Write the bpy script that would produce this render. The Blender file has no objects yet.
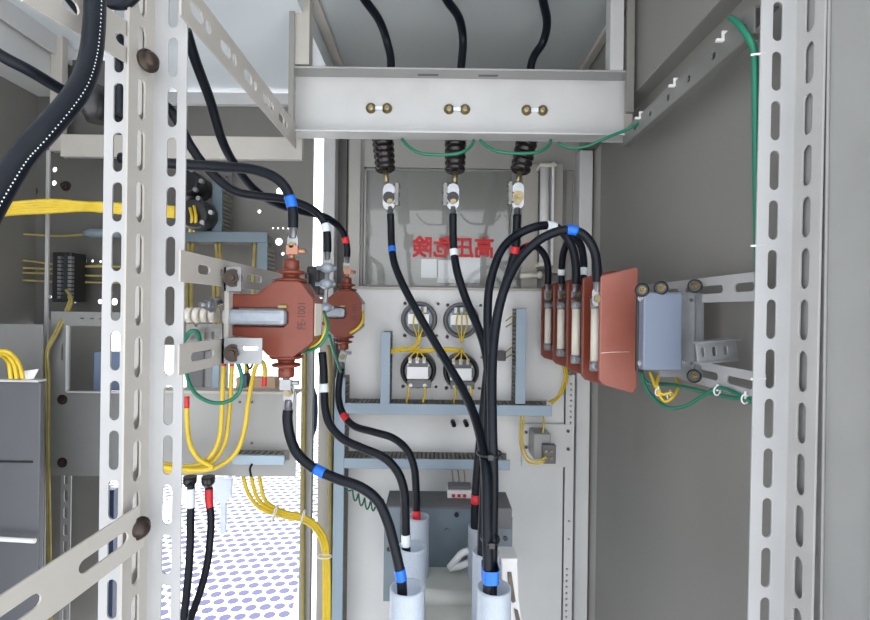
import bpy, math, random
from mathutils import Vector, Matrix
random.seed(7)
sc = bpy.context.scene
C = sc.collection
H = 1.2; F = 500.0; TH = math.radians(0.75)
cT, sT = math.cos(TH), math.sin(TH)
V = Vector

def P(x, y, Y):
    dx = x-435; dy = 310-y
    return V(((dx*cT-dy*sT)*Y/F, Y, H+(dx*sT+dy*cT)*Y/F))

# ------------------------------------------------------------------ materials
MATS = {}
def mat(name, col, rough=0.5, metal=0.0, var=0.06, vs=9.0, bump=0.0, bs=120.0, spec=0.5, trans=0.0, emit=None):
    if name in MATS: return MATS[name]
    m = bpy.data.materials.new(name); m.use_nodes = True
    nt = m.node_tree; b = nt.nodes['Principled BSDF']
    b.inputs['Roughness'].default_value = rough
    b.inputs['Metallic'].default_value = metal
    b.inputs['Specular IOR Level'].default_value = spec
    b.inputs['Transmission Weight'].default_value = trans
    tc = nt.nodes.new('ShaderNodeTexCoord')
    n = nt.nodes.new('ShaderNodeTexNoise'); n.inputs['Scale'].default_value = vs; n.inputs['Detail'].default_value = 4
    nt.links.new(tc.outputs['Object'], n.inputs['Vector'])
    r = nt.nodes.new('ShaderNodeValToRGB')
    e = r.color_ramp.elements
    e[0].position = .3; e[1].position = .7
    e[0].color = tuple(c*(1-var) for c in col)+(1,); e[1].color = tuple(min(1, c*(1+var)) for c in col)+(1,)
    nt.links.new(n.outputs['Fac'], r.inputs['Fac'])
    nt.links.new(r.outputs['Color'], b.inputs['Base Color'])
    if bump:
        n2 = nt.nodes.new('ShaderNodeTexNoise'); n2.inputs['Scale'].default_value = bs; n2.inputs['Detail'].default_value = 2
        nt.links.new(tc.outputs['Object'], n2.inputs['Vector'])
        bp = nt.nodes.new('ShaderNodeBump'); bp.inputs['Strength'].default_value = bump; bp.inputs['Distance'].default_value = .001
        nt.links.new(n2.outputs['Fac'], bp.inputs['Height']); nt.links.new(bp.outputs['Normal'], b.inputs['Normal'])
    MATS[name] = m
    return m
CREAM = mat('cream_paint', (.43, .405, .37), .38, bump=.15)  # warmer tone carries the light on side-facing flanges
CREAMW = mat('cream_paint_lit', (.54, .54, .54), .35, bump=.1)  # same cream, frontal light put into this paler copy
SIDEG = mat('post_side_light', (.42, .415, .405), .38, bump=.1)  # copy of the post paint with the side face's light worked in
STEELD = mat('dull_zinc', (.20, .20, .19), .4, metal=.6, var=.25, vs=60)
DUCTD = mat('shaded_blue_grey_duct', (.15, .20, .24), .45, var=.03)  # duct colour darkened to carry the left bay's shade
TEETH = mat('duct_teeth', (.20, .19, .165), .6, var=.2, vs=90)
PANG = mat('far_bay_grey', (.21, .212, .208), .45, bump=.1)
RAILG = mat('roof_rail_grey', (.20, .20, .19), .35, metal=.2)
POSTF = mat('post_paint', (.41, .41, .415), .35, bump=.1)
WALLP = mat('wall_paint', (.235, .228, .212), .42, var=.05, vs=3, bump=.2)
GREYP = mat('grey_paint', (.33, .33, .325), .42, bump=.15)
BACKP = mat('back_panel_paint', (.74, .74, .74), .42, bump=.1, vs=4)
REARP = mat('rear_door_paint', (.43, .42, .395), .4, bump=.1, vs=4)
LBP = mat('shaded_bay_paint', (.17, .163, .15), .45, bump=.1, vs=4)  # shade of the left bay is put into this darker paint
CEILW = mat('bounce_lit_roof', (.64, .69, .72), .22, var=.05, vs=2)  # bounce light on the left roof put into the paler colour
DARKP = mat('dark_grey_paint', (.105, .103, .097), .5, vs=4)
CEILP = mat('ceiling_paint', (.40, .425, .43), .22, var=.05, vs=3)
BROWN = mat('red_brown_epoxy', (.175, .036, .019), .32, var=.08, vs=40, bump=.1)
BROWNL = mat('lit_barrier_brown', (.29, .092, .066), .38, var=.06, vs=30, bump=.15)  # paler brown carries the light falling on the nearest barrier
BLACK = mat('black_sheath', (.004, .006, .011), .42, var=.2, vs=60, bump=.2, bs=300, spec=.25)
BLACKP = mat('black_plastic', (.015, .015, .017), .3)
DBROWN = mat('dark_glazed_porcelain', (.012, .008, .009), .22, var=.2)
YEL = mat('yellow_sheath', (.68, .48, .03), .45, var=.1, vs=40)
YELD = mat('dull_yellow_sheath', (.30, .24, .07), .5, var=.15, vs=40)  # duller, darker version of the yellow sheath
GRN = mat('green_sheath', (.01, .17, .10), .4)
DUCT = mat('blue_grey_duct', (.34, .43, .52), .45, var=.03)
CORE = mat('blue_grey_core', (.16, .19, .255), .4, var=.04)
CORB = mat('core_band_metal', (.33, .37, .42), .35, metal=.3, var=.15, vs=60)
STEEL = mat('galvanised_steel', (.34, .355, .365), .38, metal=.6, var=.15, vs=25)
CHROME = mat('bright_metal', (.36, .37, .39), .33, metal=.9, var=.1, vs=60)
BRASS = mat('yellow_zinc_bolt', (.30, .245, .14), .35, metal=.85, var=.2, vs=80)
DBOLT = mat('dark_bronze_bolt', (.055, .04, .032), .4, metal=.6, var=.2, vs=80)
TBLUE = mat('blue_tape', (.005, .14, .66), .4)
TRED = mat('red_tape', (.65, .02, .03), .4)
TWHITE = mat('white_tape', (.75, .80, .84), .4)
WHITE = mat('white_plastic', (.80, .80, .80), .4, var=.03)
IVORY = mat('ivory_ceramic', (.72, .68, .60), .3, var=.04)
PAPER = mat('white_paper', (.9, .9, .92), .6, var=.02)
BOXB = mat('blue_grey_box', (.17, .215, .25), .4, var=.1, vs=12)
BOXT = mat('box_top_grey', (.13, .13, .135), .4, var=.15, vs=12)
REDP = mat('red_lettering', (.62, .015, .02), .5, var=.02)
MARK = mat('dark_marking', (.06, .02, .015), .5)
BASEW = mat('cream_base_plate', (.62, .62, .57), .35, var=.08, vs=15)
GAPB = mat('gap_brown', (.16, .13, .11), .7, var=.3, vs=30)
COPPER = mat('copper_tip', (.45, .22, .15), .4, metal=.6)
def mk_trans():
    m = bpy.data.materials.new('translucent_white_plastic'); m.use_nodes = True
    nt = m.node_tree; b = nt.nodes['Principled BSDF']; o = nt.nodes['Material Output']
    b.inputs['Base Color'].default_value = (.72, .78, .86, 1); b.inputs['Roughness'].default_value = .3
    t = nt.nodes.new('ShaderNodeBsdfTranslucent'); t.inputs['Color'].default_value = (.8, .85, .92, 1)
    tr = nt.nodes.new('ShaderNodeBsdfTransparent'); tr.inputs['Color'].default_value = (.92, .95, 1, 1)
    n = nt.nodes.new('ShaderNodeTexNoise'); n.inputs['Scale'].default_value = 25
    mp = nt.nodes.new('ShaderNodeMapRange'); mp.inputs['To Min'].default_value = .12; mp.inputs['To Max'].default_value = .3
    nt.links.new(n.outputs['Fac'], mp.inputs['Value'])
    a = nt.nodes.new('ShaderNodeMixShader'); a.inputs[0].default_value = .4
    nt.links.new(b.outputs[0], a.inputs[1]); nt.links.new(t.outputs[0], a.inputs[2])
    c = nt.nodes.new('ShaderNodeMixShader'); nt.links.new(mp.outputs[0], c.inputs[0])
    nt.links.new(a.outputs[0], c.inputs[1]); nt.links.new(tr.outputs[0], c.inputs[2])
    nt.links.new(c.outputs[0], o.inputs['Surface']); return m
TUBEM = mk_trans()
def mk_clear():
    m = bpy.data.materials.new('clear_acrylic'); m.use_nodes = True
    nt = m.node_tree; o = nt.nodes['Material Output']
    g = nt.nodes.new('ShaderNodeBsdfGlossy'); g.inputs['Roughness'].default_value = .04
    t = nt.nodes.new('ShaderNodeBsdfTransparent'); t.inputs['Color'].default_value = (.95, .96, .96, 1)
    fr = nt.nodes.new('ShaderNodeFresnel'); fr.inputs['IOR'].default_value = 1.49
    n = nt.nodes.new('ShaderNodeTexNoise'); n.inputs['Scale'].default_value = 2
    bp = nt.nodes.new('ShaderNodeBump'); bp.inputs['Strength'].default_value = .05
    nt.links.new(n.outputs['Fac'], bp.inputs['Height']); nt.links.new(bp.outputs['Normal'], g.inputs['Normal'])
    a = nt.nodes.new('ShaderNodeMixShader'); nt.links.new(fr.outputs[0], a.inputs[0])
    nt.links.new(t.outputs[0], a.inputs[1]); nt.links.new(g.outputs[0], a.inputs[2])
    nt.links.new(a.outputs[0], o.inputs['Surface']); return m
CLEAR = mk_clear()
def mk_perf():
    # white walkway plate with staggered oval holes (object space, so the pattern stays on the plate)
    m = bpy.data.materials.new('perforated_walkway'); m.use_nodes = True
    nt = m.node_tree; b = nt.nodes['Principled BSDF']; L = nt.links
    tc = nt.nodes.new('ShaderNodeTexCoord'); mp = nt.nodes.new('ShaderNodeMapping')
    mp.inputs['Rotation'].default_value = (0, 0, math.radians(-7)); mp.inputs['Scale'].default_value = (18, 18, 1)
    L.new(tc.outputs['Object'], mp.inputs['Vector'])
    s = nt.nodes.new('ShaderNodeSeparateXYZ'); L.new(mp.outputs[0], s.inputs[0])
    def M(op, a, b2=None):
        n = nt.nodes.new('ShaderNodeMath'); n.operation = op
        for i, q in enumerate((a, b2)):
            if q is None: continue
            if isinstance(q, (int, float)): n.inputs[i].default_value = q
            else: L.new(q, n.inputs[i])
        return n.outputs[0]
    row = M('FLOOR', s.outputs['Y']); odd = M('MULTIPLY', M('MODULO', M('ABSOLUTE', row), 2), .5)
    fx = M('SUBTRACT', M('FRACT', M('ADD', s.outputs['X'], odd)), .5); fy = M('SUBTRACT', M('FRACT', s.outputs['Y']), .5)
    d = M('SQRT', M('ADD', M('MULTIPLY', fx, fx), M('MULTIPLY', fy, fy)))
    hole = M('LESS_THAN', d, .41)
    fr = M('FRACT', M('MULTIPLY', s.outputs['X'], 1/17.0)); seam = M('GREATER_THAN', fr, .12)
    hole = M('MULTIPLY', hole, seam)
    mx = nt.nodes.new('ShaderNodeMix'); mx.data_type = 'RGBA'
    mx.inputs['A'].default_value = (.86, .86, .87, 1); mx.inputs['B'].default_value = (.035, .035, .10, 1)
    L.new(hole, mx.inputs['Factor']); L.new(mx.outputs['Result'], b.inputs['Base Color'])
    b.inputs['Roughness'].default_value = .6
    return m
PERF = mk_perf()
CONC = mat('pale_concrete', (.56, .57, .58), .8, var=.12, vs=3, bump=.3)

# ------------------------------------------------------------------ mesh builder (world coordinates)
def orig(o):
    v = V((0, 0, 0))
    while o: v += o.location; o = o.parent
    return v
def thing(name, label, cat, loc, group=None, kind=None):
    o = bpy.data.objects.new(name, None); C.objects.link(o); o.location = loc; o.empty_display_size = .02
    tag(o, label, cat, group, kind); return o
def tag(o, label=None, cat=None, group=None, kind=None):
    if label: o['label'] = label
    if cat: o['category'] = cat
    if group: o['group'] = group
    if kind: o['kind'] = kind
    return o
class MB:
    def __init__(s): s.v = []; s.f = []; s.sm = []
    def add(s, vs, fs, smooth=False):
        n = len(s.v); s.v += [V(v) for v in vs]; s.f += [tuple(i+n for i in f) for f in fs]; s.sm += [smooth]*len(fs); return s
    def box(s, a, b, R=None):
        x0, y0, z0 = a; x1, y1, z1 = b
        if x0 > x1: x0, x1 = x1, x0
        if y0 > y1: y0, y1 = y1, y0
        if z0 > z1: z0, z1 = z1, z0
        vs = [(x0,y0,z0),(x1,y0,z0),(x1,y1,z0),(x0,y1,z0),(x0,y0,z1),(x1,y0,z1),(x1,y1,z1),(x0,y1,z1)]
        if R is not None: vs = [R @ V(v) for v in vs]
        return s.add(vs, [(0,3,2,1),(4,5,6,7),(0,1,5,4),(1,2,6,5),(2,3,7,6),(3,0,4,7)])
    def cyl(s, p0, p1, r0, r1=None, seg=16, caps=True):
        return s.lathe(p0, p1, [(0, r0), (1, r0 if r1 is None else r1)], seg, caps)
    def lathe(s, p0, p1, prof, seg=20, caps=True, unit=False):
        p0 = V(p0); p1 = V(p1); ax = (p1-p0); L = ax.length; ax.normalize()
        u = ax.orthogonal().normalized(); w = ax.cross(u)
        if unit: L = 1
        vs = []; fs = []
        for (t, r) in prof:
            for k in range(seg):
                a = 2*math.pi*k/seg
                vs.append(p0+ax*(t*L)+(u*math.cos(a)+w*math.sin(a))*r)
        for i in range(len(prof)-1):
            for k in range(seg):
                fs.append((i*seg+k, i*seg+(k+1) % seg, (i+1)*seg+(k+1) % seg, (i+1)*seg+k))
        s.add(vs, fs, True)
        if caps:
            n = len(prof)
            s.add(vs[:seg], [tuple(reversed(range(seg)))]); s.add(vs[(n-1)*seg:], [tuple(range(seg))])
        return s
    def tube(s, pts, r, seg=10, closed=False):
        T = []; n = len(pts)
        for i in range(n):
            T.append((pts[min(n-1, i+1)]-pts[max(0, i-1)]).normalized())
        u = T[0].orthogonal().normalized(); vs = []; fs = []
        for i in range(n):
            u = (u-T[i]*u.dot(T[i])).normalized(); w = T[i].cross(u)
            rr = r[i] if isinstance(r, list) else r
            for k in range(seg):
                a = 2*math.pi*k/seg; vs.append(pts[i]+(u*math.cos(a)+w*math.sin(a))*rr)
        for i in range(n-1):
            for k in range(seg):
                fs.append((i*seg+k, i*seg+(k+1) % seg, (i+1)*seg+(k+1) % seg, (i+1)*seg+k))
        s.add(vs, fs, True)
        s.add(vs[:seg], [tuple(reversed(range(seg)))]); s.add(vs[-seg:], [tuple(range(seg))])
        return s
    def prism(s, poly, Y0, Y1):     # poly of (X, Z) world, extruded along Y
        n = len(poly)
        vs = [(x, Y0, z) for x, z in poly]+[(x, Y1, z) for x, z in poly]
        return s.add(vs, [tuple(range(n)), tuple(reversed(range(n, 2*n)))]+[(i, i+n, (i+1) % n+n, (i+1) % n) for i in range(n)])
    def sheet(s, outline, holes, th, M, bev=0.0):
        cu = bpy.data.curves.new('tmp', 'CURVE'); cu.dimensions = '2D'; cu.fill_mode = 'BOTH'; cu.extrude = th/2; cu.bevel_depth = bev; cu.bevel_resolution = 1
        for lp in [outline]+holes:
            sp = cu.splines.new('POLY'); sp.points.add(len(lp)-1)
            for i, p in enumerate(lp): sp.points[i].co = (p[0], p[1], 0, 1)
            sp.use_cyclic_u = True
        ob = bpy.data.objects.new('tmp', cu); me = bpy.data.meshes.new_from_object(ob)
        s.add([M @ v.co for v in me.vertices], [tuple(p.vertices) for p in me.polygons])
        bpy.data.objects.remove(ob); bpy.data.curves.remove(cu); bpy.data.meshes.remove(me)
        return s
    def build(s, name, m, parent=None, bevel=0, base=None, fix=True):
        me = bpy.data.meshes.new(name); o = bpy.data.objects.new(name, me); C.objects.link(o)
        if parent: off = orig(parent); o.parent = parent
        else:
            xs = [v.x for v in s.v]; ys = [v.y for v in s.v]; zs = [v.z for v in s.v]
            off = V(((min(xs)+max(xs))/2, (min(ys)+max(ys))/2, min(zs))); o.location = off
        me.from_pydata([tuple(v-off) for v in s.v], [], s.f)
        for i, p in enumerate(me.polygons): p.use_smooth = s.sm[i]
        if fix:
            import bmesh
            bm = bmesh.new(); bm.from_mesh(me); bmesh.ops.remove_doubles(bm, verts=bm.verts, dist=1e-6)
            bmesh.ops.recalc_face_normals(bm, faces=bm.faces); bm.to_mesh(me); bm.free()
        me.materials.append(m)
        if bevel:
            b = o.modifiers.new('bevel', 'BEVEL'); b.width = bevel; b.segments = 2; b.limit_method = 'ANGLE'; b.angle_limit = math.radians(40)
        return o
def dup(root, loc, label=None, group=None):
    r = root.copy(); C.objects.link(r); r.location = loc
    if label: r['label'] = label
    if group: r['group'] = group
    for ch in list(root.children):
        c = ch.copy(); C.objects.link(c); c.parent = r
        for g in list(ch.children):
            d = g.copy(); C.objects.link(d); d.parent = c
    return r
def M_front(p): return Matrix.Translation(p) @ Matrix(((1,0,0,0),(0,0,-1,0),(0,1,0,0),(0,0,0,1)))
def M_side(p): return Matrix.Translation(p) @ Matrix(((0,0,1,0),(1,0,0,0),(0,1,0,0),(0,0,0,1)))   # local x->Y, y->Z
def circ(x, y, r, n=14): return [(x+r*math.cos(2*math.pi*k/n), y+r*math.sin(2*math.pi*k/n)) for k in range(n)]
def rect(x0, y0, x1, y1): return [(x0,y0),(x1,y0),(x1,y1),(x0,y1)]
def slot(x, y, w, h, n=6):    # stadium, w x h
    p = []
    if h >= w:
        r = w/2; d = h/2-r
        for k in range(n+1): a = math.pi*k/n; p.append((x+r*math.cos(a), y+d+r*math.sin(a)))
        for k in range(n+1): a = math.pi+math.pi*k/n; p.append((x+r*math.cos(a), y-d+r*math.sin(a)))
    else:
        r = h/2; d = w/2-r
        for k in range(n+1): a = -math.pi/2+math.pi*k/n; p.append((x+d+r*math.cos(a), y+r*math.sin(a)))
        for k in range(n+1): a = math.pi/2+math.pi*k/n; p.append((x-d+r*math.cos(a), y+r*math.sin(a)))
    return p
class FR:   # axis aligned frontal frame: pixels around (cx,cy) at depth Y -> local metres
    def __init__(s, cx, cy, Y): s.c = P(cx, cy, Y); s.cx = cx; s.cy = cy; s.Y = Y; s.k = Y/F
    def l(s, x, y): return ((x-s.cx)*s.k, -(y-s.cy)*s.k)
    def w(s, x, y, Y=None): a = s.l(x, y); return V((s.c.x+a[0], s.Y if Y is None else Y, s.c.z+a[1]))
    def poly(s, pts): return [s.l(*p) for p in pts]
    def xz(s, pts): return [(s.c.x+s.l(*p)[0], s.c.z+s.l(*p)[1]) for p in pts]
def fsheet(mb, x0, y0, x1, y1, Y, th, holes=(), outline=None, bev=0):
    f = FR((x0+x1)/2, (y0+y1)/2, Y)
    ol = f.poly(outline) if outline else f.poly([(x0,y1),(x1,y1),(x1,y0),(x0,y0)])
    hs = []
    for h in holes:
        if h[0] == 'c': a = f.l(h[1], h[2]); hs.append(circ(a[0], a[1], h[3]*f.k))
        elif h[0] == 's': a = f.l(h[1], h[2]); hs.append(slot(a[0], a[1], h[3]*f.k, h[4]*f.k))
        elif h[0] == 'r': hs.append(f.poly([(h[1],h[2]),(h[3],h[2]),(h[3],h[4]),(h[1],h[4])]))
    mb.sheet(ol, hs, th, M_front(f.c+V((0, th/2, 0))), bev); return mb
def pbox(mb, x0, y0, x1, y1, Y, d):
    f = FR((x0+x1)/2, (y0+y1)/2, Y); a = f.w(x0, y1); b = f.w(x1, y0)
    return mb.box((a.x, Y, a.z), (b.x, Y+d, b.z))
def smooth(pts, k=8):
    pts = [V(p) for p in pts]
    if len(pts) < 3:
        return [pts[0].lerp(pts[-1], i/k) for i in range(k+1)]
    q = [pts[0]*2-pts[1]]+pts+[pts[-1]*2-pts[-2]]; out = []
    for i in range(1, len(q)-2):
        p0, p1, p2, p3 = q[i-1:i+3]
        for j in range(k):
            t = j/k
            out.append(.5*((2*p1)+(-p0+p2)*t+(2*p0-5*p1+4*p2-p3)*t*t+(-p0+3*p1-3*p2+p3)*t**3))
    out.append(pts[-1]); return out
def proj(p):
    X = p.x/p.y*F; Z = (p.z-H)/p.y*F
    return (435+X*cT+Z*sT, 310-(-X*sT+Z*cT))
def path(pts, k=8): return smooth([P(*p) for p in pts], k)
def sub(pa, x, y, L):
    i = min(range(len(pa)), key=lambda j: (proj(pa[j])[0]-x)**2+(proj(pa[j])[1]-y)**2)
    c = pa[i]; t = (pa[min(len(pa)-1, i+1)]-pa[max(0, i-1)]).normalized()
    def walk(sg):
        out = []; d = L/2; cur = c; j = i
        while 0 <= j+sg < len(pa):
            nx = pa[j+sg]; l = (nx-cur).length
            if l >= d: out.append(cur.lerp(nx, d/l)); return out
            out.append(nx); d -= l; cur = nx; j += sg
        return out
    b = walk(-1); b.reverse(); a = walk(1)
    r = b+[c]+a
    o = [r[0]]
    for p in r[1:]:
        if (p-o[-1]).length > 1e-5: o.append(p)
    return o
def lug(end, d, parent, r=.0085, L=.030, bolt=True):
    d = V(d).normalized()
    m = MB(); m.lathe(end-d*.004, end+d*L*.55, [(0, r*.95), (.12, r*.95), (.13, r*.8), (.95, r*.75), (1, r*.5)], 14)
    side = d.cross(V((0, 1, 0))).normalized(); nrm = V((0, -1, 0))
    a = end+d*L*.45; b = end+d*L*1.25; w = r*1.0
    R = Matrix((side, d, nrm)).transposed().to_4x4(); R.translation = (a+b)/2
    hl = (b-a).length/2
    m.sheet(slot(0, 0, 2*w, 2*hl+w), [], .003, R, .0004)
    l = m.build('cable_lug', CHROME, parent)
    if bolt:
        q = MB(); c = end+d*L*.95
        q.cyl(c+V((0, -.010, 0)), c+V((0, .008, 0)), r*.5, seg=10); q.cyl(c+V((0, -.008, 0)), c+V((0, -.0015, 0)), r*.85, seg=6)
        q.build('terminal_bolt', BRASS, l)
def cable(label, pts, r, mt=BLACK, tapes=(), lugs=(), group=None, name='power_cable', cat='cable', k=8, seg=12):
    if .0094 < r < .0119 and mt is BLACK: r *= .81
    pa = path(pts, k)
    mid = pa[len(pa)//2]
    if not tapes and not lugs:
        o = MB().tube(pa, r, seg).build(name, mt); tag(o, label, cat, group); return o, pa
    t = thing(name, label, cat, V((mid.x, mid.y, min(p.z for p in pa))), group)
    MB().tube(pa, r, seg).build('sheath', mt, t)
    for (x, y, L, m) in tapes:
        sp = sub(pa, x, y, L)
        o = MB().tube(sp, r*1.08, seg).build('phase_tape', m, t)
        o['label'] = {TBLUE: 'blue phase tape', TRED: 'red phase tape', TWHITE: 'white phase tape'}.get(m, 'tape')
    if 0 in lugs: lug(pa[0], pa[0]-pa[1], t, r)
    if 1 in lugs: lug(pa[-1], pa[-1]-pa[-2], t, r)
    return t, pa
def bolt(mb, p, ax, r=.008, h=.006):
    p = V(p); ax = V(ax).normalized()
    mb.cyl(p-ax*.001, p+ax*.0012, r*1.5, seg=18); mb.cyl(p, p+ax*h, r, seg=6); mb.cyl(p, p+ax*h*1.8, r*.5, seg=10); return mb
def st(mb, name, m, bevel=0, parent=None):
    o = mb.build(name, m, parent, bevel)
    if not parent: o['kind'] = 'structure'
    return o

# ================================================================== SETTING
ZC = H+.68; YB = 1.47
st(MB().box((-.286, .35, ZC), (.60, 1.60, ZC+.02)), 'ceiling', CEILP)
st(MB().box((-1.05, .35, H+.62), (-.2865, 1.60, ZC+.02)), 'ceiling_left', CEILW)
st(MB().box((-.36, .55, .02), (.5, YB+.02, .05)), 'floor', GREYP)
st(MB().box((.45, .56, .05), (.47, YB, H+.465)), 'wall_right', WALLP)
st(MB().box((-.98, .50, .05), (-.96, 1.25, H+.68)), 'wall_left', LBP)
# side frame beam along the roof on the right
m = MB(); m.box((.417, .50, H+.465), (.50, YB, ZC)); st(m, 'trim_1', WALLP, .002)
# left roof side frame
m = MB(); m.box((-.96, .45, H+.50), (-.893, 1.25, ZC)); m.box((-.885, .45, H+.575), (-.878, 1.25, ZC)); st(m, 'trim_2', CREAMW, .002)
# roof seam strip and divider
m = MB(); m.box((-.286, .50, ZC-.012), (-.262, 1.46, ZC)); st(m, 'trim_3', CREAM, .001)
m = MB(); m.box((.395, .50, ZC-.012), (.414, 1.46, ZC)); st(m, 'trim_4', CREAM, .001)
# back wall, main bay: surround with a door recess
fb = FR(460, 310, YB)
def X_(px, Y=YB): return (px-435)/F*Y
def Z_(py, Y=YB): return H+(310-py)/F*Y
m = MB()
m.box((X_(346), YB, .05), (X_(362), YB+.02, ZC)); m.box((X_(362), YB, Z_(168)), (.47, YB+.02, ZC)); m.box((X_(572), YB, .05), (.47, YB+.02, Z_(168))); m.box((X_(362), YB, .05), (X_(572), YB+.02, Z_(300)))
st(m, 'wall_back', REARP, .0015)
m = MB(); m.box((X_(336), YB-.015, .05), (X_(346), YB+.02, ZC)); st(m, 'trim_5', DARKP)
m = MB(); m.box((X_(326), YB-.06, .05), (X_(337.5), YB+.02, ZC)); st(m, 'trim_6', CREAMW, .002)
m = MB(); m.box((X_(348), YB-.02, .05), (X_(360), YB-.001, ZC)); st(m, 'trim_7', REARP, .003)
m = MB(); m.box((X_(364), YB-.006, Z_(289)), (X_(566), YB-.001, Z_(287)));  st(m, 'trim_8', DARKP)
m = MB(); m.box((X_(573), YB-.05, .05), (X_(586), YB-.001, H+.46)); st(m, 'trim_9', BACKP, .003)
m = MB(); m.box((X_(588), YB-.10, .05), (.449, YB-.001, H+.46)); st(m, 'trim_10', REARP, .004)
# rear door leaf with clear cover
m = MB(); m.box((X_(362), YB+.010, Z_(300)), (X_(572), YB+.03, Z_(168))); st(m, 'door_1', REARP)
# header across left back: pale strip, dark recess, back plates with holes
m = MB(); m.box((X_(60, 1.43), 1.42, Z_(108, 1.43)), (X_(320, 1.43), 1.44, Z_(96.5, 1.43))); st(m, 'trim_11', CREAMW, .002)
# rear plate of the left bay with real holes
Yp = 1.46
holes = [('c', 279.5, 190.5, 4), ('c', 279, 241, 3.6), ('c', 259, 211, 1.8), ('c', 279, 206.5, .9), ('c', 283, 206.5, .9), ('c', 287, 206.5, .9), ('c', 273, 227.5, .9), ('c', 278, 227.5, .9), ('c', 283, 227.5, .9), ('c', 288, 227.5, .9), ('c', 293, 228, 1.0), ('c', 283, 253, 1.6), ('s', 232, 300, 3, 9)]
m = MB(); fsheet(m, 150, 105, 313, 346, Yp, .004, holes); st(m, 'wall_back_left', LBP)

# ground, walkway
m = MB(); m.box((-6, -7, -.02), (6, 1.5, 0.0)); st(m, 'ground', CONC)
o = st(MB().box((-5, 1.5, -.02), (5, 9, 0.0)), 'walkway', PERF)

# rear plate far left
Yl = 1.2
holes = [('c', 54, 169.5, 2.6), ('c', 53.5, 183, 2.6), ('c', 26.5, 248.5, 4.2), ('c', 86, 260.5, 1.4), ('c', 93, 260.5, 1.4), ('c', 101, 261, 1.4), ('c', 25.5, 297.5, 3), ('c', 20, 307, 2.4), ('c', 31.5, 307, 1.6), ('c', 50, 321, 2.4), ('c', 51, 297, 2), ('c', 83.5, 294.5, 2.4), ('c', 19.5, 225, .9), ('c', 20, 273, .8), ('c', 31, 273, .8), ('c', 101, 301, 2.5), ('c', 115.5, 301, 3.5), ('c', 76, 302, 1)]
m = MB(); fsheet(m, -20, 60, 150, 325, Yl, .004, holes); st(m, 'wall_back_far_left', DARKP)

# ================================================================== SLOTTED POSTS
PITCH = .0605; SW = .0125; SL = .0490
def angle_post(name, label, cor, sx, ph, ysl, fw=.044, sd=.05, fx=.55, ms=None):
    """L-section: frontal flange from corner towards sx, side flange towards the camera"""
    Y1 = .61; z0, z1 = H-.62, H+.46
    t = thing(name, label, 'post', V((cor, Y1, z0)))
    hs = []; z = ph
    while z > z0: z -= PITCH
    z += PITCH
    zz = z; 
    while zz < z1-.03:
        if zz > z0+.03: hs.append(slot(sx*fw*fx, zz-H, SW, SL))
        zz += PITCH
    ol = rect(min(0, sx*fw), z0-H, max(0, sx*fw), z1-H)
    m = MB(); m.sheet(ol, hs, .0018, M_front(V((cor, Y1, H))), .0004); m.build('front_flange', POSTF, t)
    hs = []; zz = z+ysl
    while zz < z1-.03:
        if zz > z0+.03: hs.append(slot(-sd*.5, zz-H, SW*1.25, SL))
        zz += PITCH
    m = MB(); m.sheet(rect(-sd, z0-H, 0, z1-H), hs, .0018, M_side(V((cor, Y1, H))), .0004); m.build('side_flange', ms or CREAM, t)
    return t
# right post
rp_ = angle_post('slotted_post', 'pale slotted angle post in front of the right wall, green wire tied behind it', .434, -1, H+(310-67)/F*.61, 0, sd=.045, ms=SIDEG)
rp_.rotation_euler.y = math.radians(.5); rp_.location.x -= .62*math.sin(math.radians(.5))
# left pair (back to back)
angle_post('slotted_post', 'pale slotted angle post carrying the two short rails left of the brown current transformers', -.3475, 1, H+(310-61.5)/F*.61, .0, fw=.041, fx=.59)
angle_post('slotted_post', 'pale slotted angle post joined to the back of its neighbour, facing the far left bay', -.3565, -1, H+(310-107)/F*.61, .003, fw=.049, fx=.66, sd=.034)
# plain door jamb right of the right post
m = MB(); m.box((.4415, .47, H-.62), (.4445, .62, H+.5)); m.box((.4445, .505, H-.62), (.56, .51, H+.5)); m.box((.4380,.562,H-.62),(.4412,.5645,H+.5))
st(m, 'trim_12', GREYP, .001)
m = MB(); m.box((.434, .474, H-.62), (.56, .5, H+.5)); st(m, 'door_2', CREAMW, .008)

# bolts on left post
def post_bolt(px, py, Y, ax, label, r=.0085):
    p = P(px, py, Y); m = MB()
    m.lathe(p, p+V(ax)*.011, [(0, r*1.55), (.2, r*1.55), (.22, r*1.2), (.7, r*1.1), (.95, r*.7), (1, r*.2)], 18)
    tag(m.build('round_head_bolt', DBOLT), label, 'bolt')
post_bolt(147.5, 61, .585, (1, -.5, 0), 'dark bronze bolt head on the side of the left post near its top')
post_bolt(138.5, 528, .572, (1, -.5, 0), 'dark bronze bolt head where the lower near rail meets the left post')

# ================================================================== RAILS
def side_rail(name, label, X, ya, yb, zt, zb, slots, mt=CREAM, lip=True, tilt=None, group=None):
    """rail lying along Y at X, from depth ya to yb; slots are (y0,y1) depth ranges"""
    m = MB(); zc = (zt+zb)/2; h = (zt-zb)
    hs = [slot((a+b)/2-ya, 0, b-a, h*.34) for a, b in slots]
    Mx = M_side(V((X, ya, zc)))
    if tilt: Mx = Matrix.Translation(V((X, ya, zc))) @ tilt @ Matrix.Translation(-V((X, ya, zc))) @ Mx
    m.sheet(rect(0, -h/2, yb-ya, h/2), hs, .002, Mx, .0003)
    o = m.build(name, mt); tag(o, label, 'rail', group); return o
def px2Y(px, X): return X/((px-435)/F)
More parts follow.
